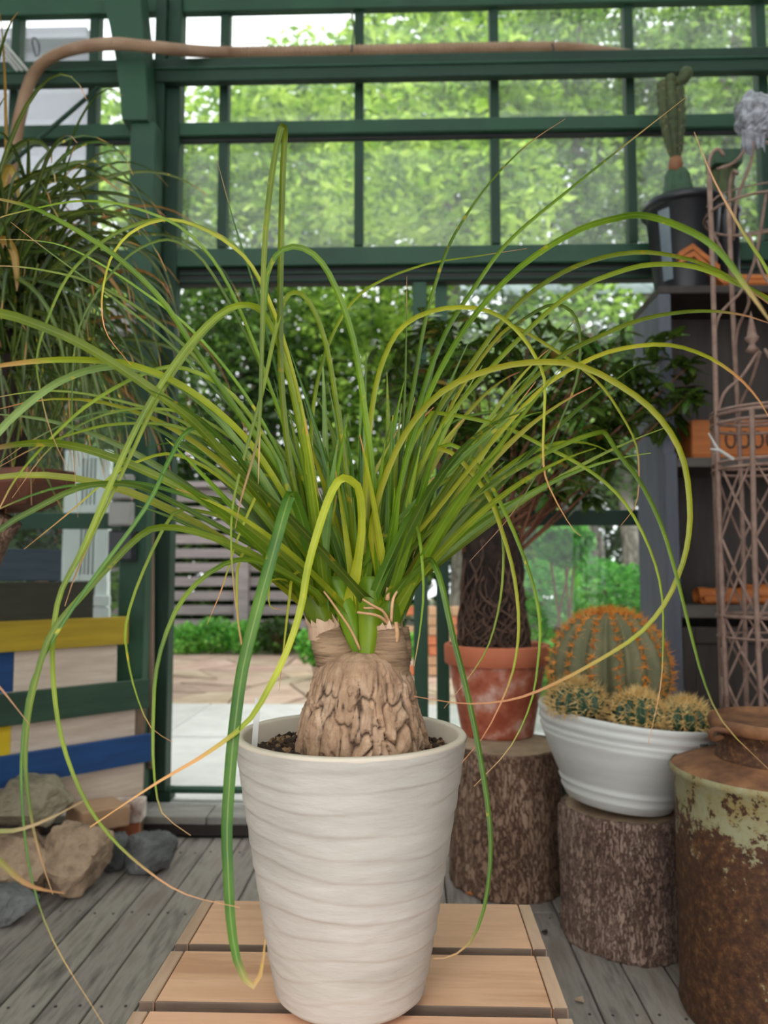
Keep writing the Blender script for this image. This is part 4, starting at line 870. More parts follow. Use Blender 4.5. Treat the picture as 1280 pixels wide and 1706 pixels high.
def barrel(c, R, H, ribs, skin, spm, nsp, slen, parent, name, sr=.0011, label=None, rows=12, seed=0, cat=None, kids=True):
    t = thing(name, c, label, cat or 'cactus') if parent is None else None
    n = ribs*8; V = []; F = []; K = 28
    def rad(a, ph): return 1-.22*(1-abs(math.cos(ribs*a/2))**.8)*max(.12, math.cos(ph*.93))**.5
    for j in range(K+1):
        ph = -PI/2*.75+(PI/2*1.75)*j/K
        for k in range(n):
            a = 2*PI*k/n; q = R*math.cos(ph)*rad(a, ph); dz = -.06*R*max(0, 1-(PI/2-ph)*2.2)
            V.append(Vector(c)+Vector((q*math.cos(a), q*math.sin(a), H*.42+H*.58*math.sin(ph)+dz if ph > 0 else H*.42+H*.5*math.sin(ph))))
    for j in range(K):
        for k in range(n): F.append((j*n+k, j*n+(k+1) % n, (j+1)*n+(k+1) % n, (j+1)*n+k))
    obj('body', V, F, skin, t or parent, smooth=True)
    sv = []; sf = []; rg = random.Random(seed)
    for rib in range(ribs):
        a = 2*PI*rib/ribs
        for j in range(rows):
            ph = -.55+(PI/2-.05+.5)*j/(rows-1); q = R*math.cos(ph)*1.0
            p = Vector(c)+Vector((q*math.cos(a), q*math.sin(a), H*.42+H*(.58 if ph > 0 else .5)*math.sin(ph)-.06*R*max(0, 1-(PI/2-ph)*2.2)))
            nrm = Vector((math.cos(a)*math.cos(ph), math.sin(a)*math.cos(ph), math.sin(ph)))
            for s in range(nsp):
                d = (nrm*rg.uniform(.25, 1)+Vector((rg.gauss(0, .5), rg.gauss(0, .5), rg.gauss(.1, .5)))).normalized(); L = slen*rg.uniform(.6, 1.2)
                u = d.orthogonal().normalized()*sr*1.4; v = d.cross(u).normalized()*sr*1.4; b = p-nrm*.002; m_ = len(sv)
                sv += [b+u, b-u*.5+v*.8, b-u*.5-v*.8, b+d*L]; sf += [(m_, m_+1, m_+3), (m_+1, m_+2, m_+3), (m_+2, m_, m_+3)]
            m_ = len(sv); blob(sv, sf, p, .0036 if R > .1 else .002)
    obj('spines', sv, sf, spm, t or parent, kind='stuff')
    return t
barrel(btop(-.026, .06, -.012), 99*bY/1300, .31, 15, M['cactus'], M['spine'], 15, .026, None, 'barrel_cactus', .0013, 'big golden barrel cactus with orange spines, largest in the bowl', 15, 1)
barrel(btop(-.158, -.10, .002), .072, .092, 14, M['cactusg'], M['spiney'], 9, .034, None, 'small_cactus', .001, 'small dark cactus with straw spines, at left in the white bowl', 9, 2)
barrel(btop(-.012, -.155, .002), .064, .086, 13, M['cactusg'], M['spiney'], 9, .033, None, 'small_cactus', .001, 'small dark spiny cactus at the front middle of the white bowl', 9, 3)
barrel(btop(.12, -.13, .0), .062, .08, 13, M['cactusg'], M['spiney'], 9, .033, None, 'small_cactus', .001, 'small spiny cactus at the right rim of the white bowl behind its brown tag', 9, 4)
barrel(btop(-.200, -.03, -.004), .03, .045, 11, M['cactusg'], M['spiney'], 8, .014, None, 'small_cactus', .0007, 'tiny spiny cactus at the far left rim of the white bowl', 7, 5)
# tag in bowl + price sticker
a = btop(.12, -.19, .0); b = btop(.19, -.18, .05)
MB().hexa([a, a+Vector((.02, 0, -.008)), a+Vector((.02, .003, -.008)), a+Vector((0, .003, 0)), b, b+Vector((.016, 0, -.012)), b+Vector((.016, .003, -.012)), b+Vector((0, .003, 0))]).build('plant_tag', M['crate_edge'])
tag(bpy.data.objects['plant_tag.001'], 'brown-grey faded plant tag leaning in the right of the cactus bowl', 'plant tag')
V = []; F = []
for k in range(6):
    a = -1.02+k*.035
    for z in (.185, .222): V.append(bc+tilt @ Vector(((bR*.99+.005)*math.cos(a), (bR*.99+.005)*math.sin(a), z)))
F = [(2*k, 2*k+2, 2*k+3, 2*k+1) for k in range(5)]
st = obj('sticker', V, F, M['bowl'], bowl)
for k in range(5):
    a = -1.0+k*.028
    for z, h in ((.208, .008), (.194, .007)):
        if z < .2 and k in (0, 4, 3): continue
        p = [bc+tilt @ Vector(((bR*.99+.0065)*math.cos(a+q), (bR*.99+.0065)*math.sin(a+q), zz)) for q, zz in ((0, z), (.016, z), (.016, z+h), (0, z+h*(.7 if k % 2 else 1)))]
        obj('ink_mark', p+[v+Vector((0, .001, 0)) for v in p], [(0,1,2,3), (7,6,5,4), (0,4,5,1), (2,6,7,3)], M['ink'], st)

# ================================================================== RUSTY CAN
cb = PZ(1318, 1690, 0); r = 165*cb.y/1300; zs = PY(1318, 1285, cb.y).z
can = thing('milk_can', (cb.x, cb.y, 0), 'large rusty metal can with flaking paint at the right edge', 'can')
MB().lathe([(.001, 0), (r*.98, 0), (r, .01), (r*.985, .03), (r*.985, .06), (r*1.0, .075), (r*.985, .09)]+[(r*.985, .1+i*.02) for i in range(int((zs-.14)/.02))]+[(r*.985, zs-.02), (r*1.02, zs-.008), (r*1.03, zs), (r*1.01, zs+.008)], (cb.x, cb.y, 0), 96,
    lambda a, z, q: .0015*noise.noise(Vector((math.cos(a)*4, math.sin(a)*4, z*10))), capb=False).build('body', M['can'], can, smooth=True)
MB().lathe([(r*1.01, zs+.004), (r*.98, zs+.006), (r*.85, zs+.018), (r*.62, zs+.026), (r*.6, zs+.03)], (cb.x, cb.y, 0), 96, capb=False).build('shoulder', M['rust'], can, smooth=True)
ns = zs+.027; nz = PY(1318, 1196, cb.y).z
MB().lathe([(r*.585, ns-.004), (r*.595, ns), (r*.59, ns+.012), (r*.575, ns+.015), (r*.575, nz-.03), (r*.6, nz-.028), (r*.6, nz-.022)], (cb.x, cb.y, 0), 80, capb=False).build('neck', M['can'], can, smooth=True)
MB().lathe([(r*.59, nz-.03), (r*.64, nz-.026), (r*.655, nz-.012), (r*.64, nz), (r*.61, nz+.002), (r*.6, nz-.008), (r*.3, nz-.012), (.001, nz-.013)], (cb.x, cb.y, 0), 80, lambda a, z, q: .002*noise.noise(Vector((math.cos(a)*5, math.sin(a)*5, z*9))) if q > .05 else 0, capb=False).build('lid', M['rust'], can, smooth=True)
a = math.radians(196)
MB().tube(spline([Vector((cb.x+r*.6*math.cos(a), cb.y+r*.6*math.sin(a)-.02, nz-.02)), Vector((cb.x+r*.78*math.cos(a), cb.y+r*.7*math.sin(a)-.02, nz-.015)), Vector((cb.x+r*.76*math.cos(a), cb.y+r*.7*math.sin(a), nz-.04)), Vector((cb.x+r*.6*math.cos(a), cb.y+r*.6*math.sin(a)+.02, nz-.04))], 12), .006, 8).build('handle_lug', M['rust'], can, smooth=True)
V = []
a0, a1 = None, None
for k in range(9):
    a = math.radians(-118+k*5)
    for z in (zs-.075, zs-.03): V.append((cb.x+(r*.985+.002)*math.cos(a), cb.y+(r*.985+.002)*math.sin(a), z))
obj('paper_label', V, [(2*k, 2*k+2, 2*k+3, 2*k+1) for k in range(8)], M['label'], can, label='blank dirty white paper label')

# ================================================================== SHELF UNIT AND WHAT IS ON IT
SYf, SYb = 2.86, 3.19; sx0 = xx(1105, SYf, 760); sx1 = sx0+1.0; szt = zx(476, SYf, 1105)
shf = thing('shelf_unit', ((sx0+sx1)/2, (SYf+SYb)/2, 0), 'tall dark grey shelf unit against the glass at right', 'shelf')
boxo('side_panel', (sx0, SYf, 0), (sx0+.045, SYb, szt-.03), M['shelf'], shf)
boxo('side_panel', (sx1-.045, SYf, 0), (sx1, SYb, szt-.03), M['shelf'], shf)
boxo('back_panel', (sx0+.045, SYb-.02, .02), (sx1-.045, SYb, szt-.03), M['shelfd'], shf, 0)
boxo('top_board', (sx0-.0, SYf-.0, szt-.03), (sx1, SYb, szt), M['shelfd'], shf)
for pt, pb_ in ((762, 778), (1008, 1030)):
    boxo('shelf_board', (sx0+.046, SYf-.003, zx(pb_, SYf, 1200)), (sx1-.046, SYb-.022, zx(pt, SYf, 1200)), M['shelff'], shf)
boxo('face_strip', (sx0+.002, SYf-.014, .03), (sx0+.047, SYf-.001, zx(1008, SYf, 1200)+.55), M['shelf'], shf)
zc = zx(1030, SYf, 1200)-.002
for k in range(2):
    xa = sx0+.05+k*.45
    d = boxo('door', (xa, SYf+.02, .04), (xa+.445, SYf+.04, zc-.03), M['shelfd'], shf)
    for q in ((xa, .04, xa+.05, zc-.03), (xa+.395, .04, xa+.445, zc-.03), (xa+.05, .04, xa+.395, .1), (xa+.05, zc-.09, xa+.395, zc-.03)):
        boxo('door_frame', (q[0], SYf+.008, q[1]), (q[2], SYf+.02, q[3]), M['shelfd'], d)
s1, s2 = zx(762, SYf, 1200), zx(1008, SYf, 1200)
# orange wooden box on upper shelf
xb = xx(1150, SYf+.05, 730); hb = .145
ob = thing('orange_wooden_box', (xb+.2, SYf+.12, s1), 'orange cedar box with carved front on the upper shelf', 'box')
boxo('base', (xb, SYf+.03, s1+.001), (xb+.4, SYf+.24, s1+.012), M['orange'], ob)
boxo('front', (xb, SYf+.03, s1+.012), (xb+.4, SYf+.044, s1+hb), M['orange'], ob); boxo('back', (xb, SYf+.226, s1+.012), (xb+.4, SYf+.24, s1+hb), M['orange'], ob)
for x in (xb, xb+.386): boxo('side', (x, SYf+.045, s1+.012), (x+.014, SYf+.225, s1+hb), M['orange'], ob)
for k in range(5):
    MB().tube([Vector((xb+.14+k*.05+.018*math.cos(q), SYf+.028, s1+.07+.03*math.sin(q))) for q in np.linspace(0, 2*PI, 12)[:-1]], .004, 6, close=True).build('carved_ring', M['shelfd'], ob)
# rolled bark / driftwood pieces on lower shelf
for i, (pa, pb_, yy, rr, lb) in enumerate([(1160, 1262, 975, .03, 'hollow orange-brown bark roll on the lower shelf, left one'), (1232, 1330, 968, .036, 'orange-brown bark roll behind the trellis rods on the lower shelf'), (1172, 1300, 996, .014, 'flat pale bark strip in front of the bark rolls')]):
    A, B = PY(pa, yy, SYf+.1+.06*(i == 1)-.05*(i == 2)), PY(pb_, yy, SYf+.1+.06*(i == 1)-.04*(i == 2)); A.z = B.z = s2+rr+.001
    P = [A.lerp(B, k/10)+Vector((0, .004*math.sin(k), 0)) for k in range(11)]
    m_ = MB().tube(P, [rr*(1+.08*math.sin(k*1.7)) for k in range(11)], 14, cap=False)
    if i < 2: m_.tube(P, [rr*.7]*11, 14, cap=False)
    tag(m_.build('bark_roll', M['orange'], smooth=True), lb, 'bark')
# black nursery pot with column cactus on top
npx = PY(1139, 345, 3.0); npr = 68*3.0/1300; nph = npx.z-szt
npb = Vector((xx(1139, 3.0, 400), 3.0, szt+.001))
cpot = thing('potted_column_cactus', npb, 'grafted column cactus in a black plastic pot on top of the shelf unit', 'potted plant')
MB().lathe([(.001, 0), (npr*.68, 0), (npr*.7, .006), (npr*.88, nph-.03), (npr*.9, nph-.028), (npr*1.0, nph-.024), (npr*1.01, nph), (npr*.93, nph), (npr*.86, nph-.03), (npr*.8, nph-.06)], npb, 72, capb=False).build('pot', M['black'], cpot, smooth=True)
soil_disc((npb.x, npb.y, npb.z+nph-.03), npr*.86, M['soil'], cpot)
V = []
for k in range(5):
    a = math.radians(-150+k*5)
    for z in (.045, nph-.05):
        q = npr*(.7+.18*z/nph)+.003; V.append(npb+Vector((q*math.cos(a), q*math.sin(a), z)))
obj('sticker', V, [(2*k, 2*k+2, 2*k+3, 2*k+1) for k in range(4)], M['slot'], cpot, label='pale blue-grey sticker strip')
def ribbed(path, rads, nr, name, m, par, tw=0):
    V = []; F = []; n = nr*6; N_ = len(path)
    for j, p in enumerate(path):
        for k in range(n):
            a = 2*PI*k/n; q = rads[j]*(1-.5*(1-abs(math.cos(nr*(a+tw)/2))**1.2))*(1+.05*math.sin(j*2.2)); V.append(p+Vector((q*math.cos(a), q*math.sin(a), 0)))
    for j in range(N_-1):
        for k in range(n): F.append((j*n+k, j*n+(k+1) % n, (j+1)*n+(k+1) % n, (j+1)*n+k))
    F.append([(N_-1)*n+k for k in range(n)])
    return obj(name, V, F, m, par, smooth=False)
cs = 3.0/1300
pts = spline([PY(1127, 268, 3.0), PY(1124, 240, 3.0), PY(1121, 200, 3.0), PY(1118, 160, 3.0), PY(1117, 134, 3.0)], 26)
ribbed(pts, [.012+(.052-.012)*min(1, (i/25)*1.7)**.6*1.0 for i in range(26)], 4, 'column_stem', M['colcac'], cpot, .3)
V = []; F = []
mb = MB().tube(spline([PY(1125, 140, 2.99), PY(1138, 132, 2.98), PY(1143, 122, 2.98), PY(1141, 112, 2.98)], 10), [.022, .022, .021, .022, .024, .026, .027, .025, .019, .008], 12); mb.build('knobby_pup', M['colcac'], cpot, smooth=True)
mb = MB().tube([PY(1126, 288, 3.0), PY(1126, 276, 3.0), PY(1126, 264, 3.0)], [.026, .028, .024], 14); mb.build('graft_band', M['scar'], cpot, smooth=True)
pts = spline([PY(1132, 350, 3.0), PY(1130, 320, 3.0), PY(1128, 286, 3.0)], 8); ribbed(pts, [.062, .062, .061, .060, .058, .056, .05, .04], 3, 'rootstock', M['cactusg'], cpot, .9)
V = []; F = []
for i in range(60):
    t = R_.random(); p = PY(1118+R_.uniform(-18, 18), 135+t*120, 2.965); d = Vector((R_.gauss(0, 1), -1, R_.gauss(0, 1))).normalized(); u = d.orthogonal()*.0008; n = len(V)
    V += [p+u, p-u, p+d.cross(u), p+d*.012]; F += [(n, n+1, n+3), (n+1, n+2, n+3), (n+2, n, n+3)]
obj('spines', V, F, M['spiney'], cpot, kind='stuff')
# second pot with dark stubby cactus beside it
q = PY(1206, 345, 3.09); r2 = .066; h2 = PY(1206, 352, 3.09).z-szt
c2p = thing('potted_stub_cactus', (q.x, 3.09, szt+.001), 'dark stubby cactus in a narrow black pot behind the column cactus pot', 'potted plant')
MB().lathe([(.001, 0), (r2*.7, 0), (r2*.9, h2-.03), (r2, h2-.02), (r2, h2), (r2*.9, h2), (r2*.85, h2-.03), (.001, h2-.03)], (q.x, 3.09, szt+.001), 48, capb=False).build('pot', M['black'], c2p, smooth=True)
pts = spline([PY(1204, 352, 3.09), PY(1202, 310, 3.09), PY(1207, 270, 3.09)], 10); ribbed(pts, [.05, .052, .053, .053, .052, .051, .05, .049, .048, .045], 4, 'stub_stem', M['colcac'], c2p, .2)
boxo('cut_top', PY(1190, 272, 3.04), PY(1222, 266, 3.13), M['cactusg'], c2p)
# orange angled wood brackets on shelf front
for i, (a, b, c, lb) in enumerate([((1132, 418), (1155, 404), (1200, 440), 'orange wooden angle piece, upper one before the black pot'), ((1134, 428), (1157, 416), (1206, 462), 'orange wooden angle piece, lower one before the black pot')]):
    Y = SYf+.005-.0*i; P = [PY(a[0], a[1]+6, Y), PY(b[0], b[1]+6, Y), PY(c[0], c[1]+6, Y)]
    V = []; F = []; w2 = .011
    for p in P: V += [p+Vector((0, -.0, -w2)), p+Vector((0, .03, -w2)), p+Vector((0, .03, w2)), p+Vector((0, 0, w2))]
    for s_ in range(2):
        for k in range(4): F.append((s_*4+k, s_*4+4+k, s_*4+4+(k+1) % 4, s_*4+(k+1) % 4))
    F += [(0, 1, 2, 3), (11, 10, 9, 8)]
    tag(obj('angle_wood', V, F, M['orange']), lb, 'wood piece')
wb = thing('orange_board_stack', PY(1230, 478, SYf+.05), 'small stack of orange boards on the shelf top at the right edge', 'boards')
for k in range(3):
    A = PY(1185+k*8, 472-k*9, SYf+.06); z = szt+.002+k*.02
    boxo('board', (A.x, SYf+.05, z), (A.x+.24, SYf+.13, z+.018), M['orange'], wb)
# rusty trellis obelisk
tc_ = Vector((xx(1283, 2.32, 900), 2.32, 0)); trr = 84*2.32/1300
tre = thing('garden_obelisk', tc_, 'rusty iron trellis obelisk behind the rusty can at right', 'trellis')
nr = 8; ztop = PY(1180, 470, 2.32).z; zr1 = PY(1283, 680, 2.2).z; zr2 = PY(1283, 762, 2.2).z; zr3 = PY(1283, 1030, 2.2).z
def cp_(a, z, k=1.0): return tc_+Vector((trr*k*math.cos(a), trr*k*math.sin(a), z))
for k in range(nr):
    a = PI+.12+2*PI*k/nr; top_ = zr1 if k % 2 else PY(1180, 300, 2.32).z
    P = [cp_(a+.03*math.sin(z*4+k), z) for z in np.linspace(0, top_, 14)]
    MB().tube(P, .0078, 7).build('upright', M['rod'], tre, smooth=True)
    if k % 2 == 0:
        T_ = [cp_(a, top_), cp_(a, top_+.06, .97), cp_(a, top_+.09, .8), cp_(a, top_+.07, .66)]
        MB().tube(spline(T_, 10), .0055, 7).build('scroll', M['rod'], tre, smooth=True)
        MB().tube(spline([cp_(a, zr1, 1), cp_(a, zr1+.07, .82), cp_(a, zr1+.12, .45), cp_(a, zr1+.2, .08)], 14), .0048, 7).build('dome_rod', M['rod'], tre, smooth=True)
        MB().tube(spline([cp_(a, zr1+.24, 1), cp_(a, zr1+.31, .85), cp_(a, zr1+.38, .4), cp_(a+.9, zr1+.46, .5), cp_(a+1.2, zr1+.62, .95)], 18), .0045, 7).build('scroll', M['rod'], tre, smooth=True)
for z, rr in ((zr1, .006), (zr1-.025, .005), (zr1+.012, .004), (zr2, .005), (zr2-.02, .005), (zr3, .006), (zr3-.06, .004), (.12, .006), (zr1+.62, .004)):
    MB().tube([cp_(2*PI*q/32, z) for q in range(32)], rr, 6, close=True).build('ring', M['rod'], tre, smooth=True)
zz = [.12, .3, .48, .66, zr3, zr3+.17, zr2-.12]
zz = [.12, .12+(zr3-.12)*.25, .12+(zr3-.12)*.5, .12+(zr3-.12)*.75, zr3, zr3+(zr2-zr3)*.5, zr2]
for k in range(nr):
    a = PI+.12+2*PI*k/nr; b = a+2*PI/nr
    for z0, z1 in zip(zz[:-1], zz[1:]):
        MB().tube([cp_(a, z0, .99), cp_((a+b)/2, (z0+z1)/2, .96), cp_(b, z1, .99)], .0038, 5).build('brace', M['rod'], tre)
        MB().tube([cp_(b, z0, .98), cp_((a+b)/2, (z0+z1)/2, .945), cp_(a, z1, .98)], .0038, 5).build('brace', M['rod'], tre)
fz = zr1+.19
MB().lathe([(.004, 0), (.012, .005), (.02, .012), (.012, .02), (.008, .03), (.018, .042), (.02, .05), (.014, .056), (.012, .07), (.001, .13)], (tc_.x-.03, tc_.y, fz), 20).build('finial', M['rod'], tre, smooth=True)
# dry forked twig caught in the trellis
mb = MB().tube([PY(1222, 765, 2.2), PY(1196, 748, 2.18), PY(1181, 722, 2.16)], [.005, .004, .002], 6); mb.tube([PY(1198, 750, 2.18), PY(1184, 748, 2.17)], [.003, .002], 6)
tag(mb.build('dry_twig', M['label']), 'pale forked dry twig caught in the trellis', 'twig')
# arms with plastic wrapped lamp
la = thing('wrapped_lamp', PY(1250, 235, 2.5), 'grey crumpled plastic bag wrapped around a lamp at the top right', 'lamp')
V = []; F = []; c = PY(1256, 196, 2.5); K = 26; n = 40
for j in range(K+1):
    ph = -PI/2+PI*j/K
    for k in range(n):
        a = 2*PI*k/n; d = Vector((math.cos(a)*math.cos(ph), math.sin(a)*math.cos(ph), math.sin(ph)))
        q = 1+.16*noise.noise(d*2.2)+.13*noise.noise(d*6)+.08*abs(noise.noise(d*13))
        p = Vector((d.x*.064, d.y*.06, d.z*.078))*q; p.x += -.02*(d.z > 0)*d.z+.012; V.append(c+p)
for j in range(K):
    for k in range(n): F.append((j*n+k, j*n+(k+1) % n, (j+1)*n+(k+1) % n, (j+1)*n+k))
obj('plastic_bag', V, F, M['plastic'], la)
V = []; F = []; 
for k in range(9):
    x = 1236+k*5; V += [PY(x, 215, 2.47), PY(x+R_.uniform(-2, 2), 258+R_.uniform(-10, 6)-abs(k-4)*2, 2.47+.01*math.sin(k*2))]
obj('bag_skirt', V, [(2*k, 2*k+2, 2*k+3, 2*k+1) for k in range(8)], M['plastic'], la)
for P in ([(1253, 232), (1240, 252), (1222, 272), (1195, 282)], [(1256, 234), (1252, 270), (1236, 310), (1226, 345), (1222, 400)], [(1276, 236), (1290, 244)]):
    MB().tube(spline([PY(x, y, 2.48) for x, y in P], 12), .0055, 7).build('arm', M['rod'], la, smooth=True)
# loose wires crossing the trellis top
for i, (P, lb) in enumerate([([(1178, 345), (1200, 325), (1240, 312), (1300, 300)], 'thin dark wire from the black pot rim to the frame edge'), ([(1185, 388), (1215, 392), (1250, 388), (1300, 378)], 'thin dark wire above the orange boards')]):
    tag(MB().tube(spline([PY(x, y, 2.6) for x, y in P], 10), .003, 5).build('wire', M['rod'], smooth=True), lb, 'wire')

# ================================================================== HOSE
hp = [(12, 330, 3.02), (24, 250, 3.02), (32, 200, 3.03), (45, 150, 3.06), (60, 118, 3.08), (85, 96, 3.08), (130, 80, 3.07), (190, 73, 2.93), (250, 78, 2.95), (310, 84, 3.08), (365, 87, 3.16), (420, 87, 3.2), (600, 84, 3.2), (800, 80, 3.2), (920, 79, 3.2), (980, 83, 3.2), (1060, 94, 3.2)]
P = spline([PY(x, y, Y) for x, y, Y in hp], 560)
tag(MB().tube(P, [.0245 if k % 2 else .0205 for k in range(560)], 14).build('corrugated_hose', M['hose'], smooth=False), 'long beige corrugated hose lying along the dark green beam', 'hose')
for i, px in enumerate((78, 374, 920)):
    c = PY(px, 86 if px > 100 else 102, 3.19); c.y = 3.09 if px < 100 else 3.19
    tag(MB().tube([c+Vector((.003*math.sin(q*2), .03*math.cos(q), .036*math.sin(q)-.006)) for q in np.linspace(0, 2*PI, 17)[:-1]], .003, 5, close=True).build('wire_tie', M['black']), ['wire tie at the bend of the hose on the left', 'wire tie on the hose above the second window mullion', 'wire tie near the right end of the hose'][i], 'tie', 'wire ties holding the hose')
gb = thing('angled_bracket', PY(20, 115, 2.9), 'pale metal angle bracket in the top left corner', 'bracket')
for d in (0, 9, 17): MB().tube([PY(-20, 40+d, 2.9), PY(46-d, 118, 2.9)], .006, 4).build('bar', M['boxg'], gb)

# ================================================================== LEFT: DARK PALM, SCREEN OF PAINTED PLANKS, ROCKS
# electrical boxes on post
for a, b, c, d, m_, lb in ((181, 219, 790, 832, 'boxg', 'pale grey switch box on the green post, upper of the lower pair'), (181, 219, 836, 876, 'boxg', 'pale grey switch box on the green post, lower of the lower pair'), (180, 222, 884, 934, 'black', 'black socket box on the green post below the grey boxes'), (182, 220, 505, 556, 'boxg', 'pale box high on the green post among the dark palm leaves')):
    Y = 2.975; t = thing('switch_box', PY((a+b)/2, d, Y), lb, 'switch box')
    A, B = PY(a, c, Y), PY(b, d, Y)
    boxo('housing', (A.x, Y, B.z), (B.x, 3.019, A.z), M[m_], t, .004)
    boxo('cover', (A.x+.006, Y-.006, B.z+.006), (B.x-.006, Y-.0005, A.z-.006), M[m_], t, .002)
# painted plank screen
dv = _F+_R*((1960-640)/1300); dv.z = 0; dv.normalize()
A0 = PY(250, 1300, 2.97); A0.z = 0
nv = Vector((dv.y, -dv.x, 0)); nv = nv if nv.dot(C0-A0) > 0 else -nv
def hitp(px, py, off=0):
    d = ray(px, py); o_ = A0+nv*off; t = (o_-C0).dot(nv)/d.dot(nv); return C0+d*t
scr = thing('painted_plank_screen', (A0+hitp(0, 1300)*1)*.5*Vector((1,1,0)) if False else (A0.x-.3, A0.y-.3, 0), 'low screen of coloured horizontal planks left of the open door', 'screen')
def plank(pxa, pxb, yt, yb_, m_, off):
    a, b, t1, b1 = hitp(pxa, yt, off), hitp(pxb, yt, off), hitp(pxb, yt, off).z, hitp(pxb, yb_, off).z
    th_ = -nv*.02
    P = [Vector((a.x, a.y, b1)), Vector((b.x, b.y, b1)), Vector((b.x, b.y, b1))+th_, Vector((a.x, a.y, b1))+th_, Vector((a.x, a.y, t1)), Vector((b.x, b.y, t1)), Vector((b.x, b.y, t1))+th_, Vector((a.x, a.y, t1))+th_]
    bevel(MB().hexa(P).build('plank', M[m_], scr), .002)
plank(-230, 104, 916, 967, 'slate', -.03); plank(-230, 157, 969, 1029, 'olive', -.01)
plank(-230, 215, 1027, 1073, 'yellow', .012); plank(25, 195, 1074, 1137, 'bare', -.01); plank(-230, 24, 1083, 1152, 'navy', -.01)
plank(-230, 250, 1131, 1179, 'pgr', .012); plank(20, 226, 1181, 1240, 'bare', -.01); plank(-230, 19, 1206, 1263, 'yellow2', -.01)
plank(-230, 253, 1222, 1268, 'navy', .012); plank(-230, 240, 1271, 1322, 'bare', -.01)
for px in (232, 60):
    a = hitp(px, 1300, -.035); zt_ = hitp(px, 1180 if px > 200 else 930, -.035).z
    bevel(MB().hexa([a*Vector((1,1,0))+dv*s1_*.02-nv*s2_*.02+Vector((0, 0, z)) for z in (0, zt_) for s1_, s2_ in ((-1, -.1), (1, -.1), (1, 1.2), (-1, 1.2))]).build('upright', M['brownp'], scr), .002)
# rocks
def rock(name, pxc, pyc, Y, sx, sy, sz, m, label, seed, nplanes=13, on=None):
    rg = random.Random(seed); c = PY(pxc, pyc, Y); pl_ = []
    for i in range(nplanes):
        d = Vector((rg.gauss(0, 1), rg.gauss(0, 1), rg.gauss(0, 1))).normalized(); pl_.append((d, rg.uniform(.72, 1.0)))
    pl_ += [(Vector((0, 0, -1)), .8), (Vector((0, 0, 1)), .85)]
    V = []; F = []; K = 40; n = 64
    for j in range(K+1):
        ph = -PI/2+PI*j/K
        for k in range(n):
            a = 2*PI*k/n; d = Vector((math.cos(a)*math.cos(ph), math.sin(a)*math.cos(ph), math.sin(ph)))
            q = min([h/max(1e-3, d.dot(p)) for p, h in pl_ if d.dot(p) > .05]+[1.15])
            q *= 1+.09*noise.noise(d*2.6+Vector((seed, 0, 0)))+.05*noise.noise(d*7+Vector((seed, 0, 0)))+.025*noise.noise(d*16+Vector((seed, 0, 0)))
            V.append(Vector((d.x*sx, d.y*sy, d.z*sz))*q)
    for j in range(K):
        for k in range(n): F.append((j*n+k, j*n+(k+1) % n, (j+1)*n+(k+1) % n, (j+1)*n+k))
    zmin = min(v.z for v in V); z0 = (c.z+zmin) if on is None else on
    V = [v+Vector((c.x, c.y, z0-zmin)) for v in V]
    return tag(obj(name, V, F, m), label, 'rock', 'rocks piled by the painted screen')
rock('rock', 122, 1425, 2.52, .12, .095, .115, M['rockb'], 'large brown rock in front of the pile, nearest the floor', 11, on=.002)
rock('rock', 28, 1425, 2.5, .125, .09, .10, M['rockb'], 'dark brown rock at the left frame edge under the greenish one', 12, on=.002)
rock('rock', 52, 1352, 2.56, .13, .09, .085, M['rockg'], 'greenish grey rock lying on top of the pile at left', 13, on=.185)
rock('rock', 8, 1478, 2.3, .08, .07, .05, M['rockd'], 'small grey rock in the left frame corner on the deck', 14, on=.002)
rock('rock', 192, 1402, 2.7, .048, .05, .065, M['rockd'], 'dark wedge shaped rock beside the orange brick', 15, 8, on=.002)
rock('rock', 251, 1404, 2.68, .08, .065, .07, M['rockd'], 'dark grey rock with pale broken face, rightmost of the pile', 16, 9, on=.002)
rock('rock', 165, 1420, 2.9, .14, .06, .06, M['rockd'], 'low dark rock at the back under the sandstone block', 17, on=.002)
def block(name, px, py, Y, hx, hy, hz, rz, rx, m, label, z0):
    c = PY(px, py, Y); Rm = Matrix.Rotation(rz, 3, 'Z') @ Matrix.Rotation(rx, 3, 'Y')
    P = [Rm @ Vector((x*hx, y*hy, z*hz)) for z in (-1, 1) for x, y in ((-1, -1), (1, -1), (1, 1), (-1, 1))]; zm = min(p.z for p in P)
    o = MB().hexa([p+Vector((c.x, c.y, z0-zm)) for p in P]).build(name, m); bevel(o, .006, 2); return tag(o, label, 'stone', 'blocks in the rock pile')
block('sandstone_block', 163, 1345, 2.74, .085, .075, .035, .75, .05, M['sandst'], 'tan sandstone block on top of the rock pile', .128)
block('whitewashed_brick', 212, 1345, 2.86, .06, .045, .036, .12, 0, M['wbrick'], 'whitewashed brick lying on the orange brick', .112)
block('orange_brick', 212, 1385, 2.88, .045, .05, .054, .3, 0, M['brick'], 'orange brick standing on the deck under the whitewashed brick', .002)
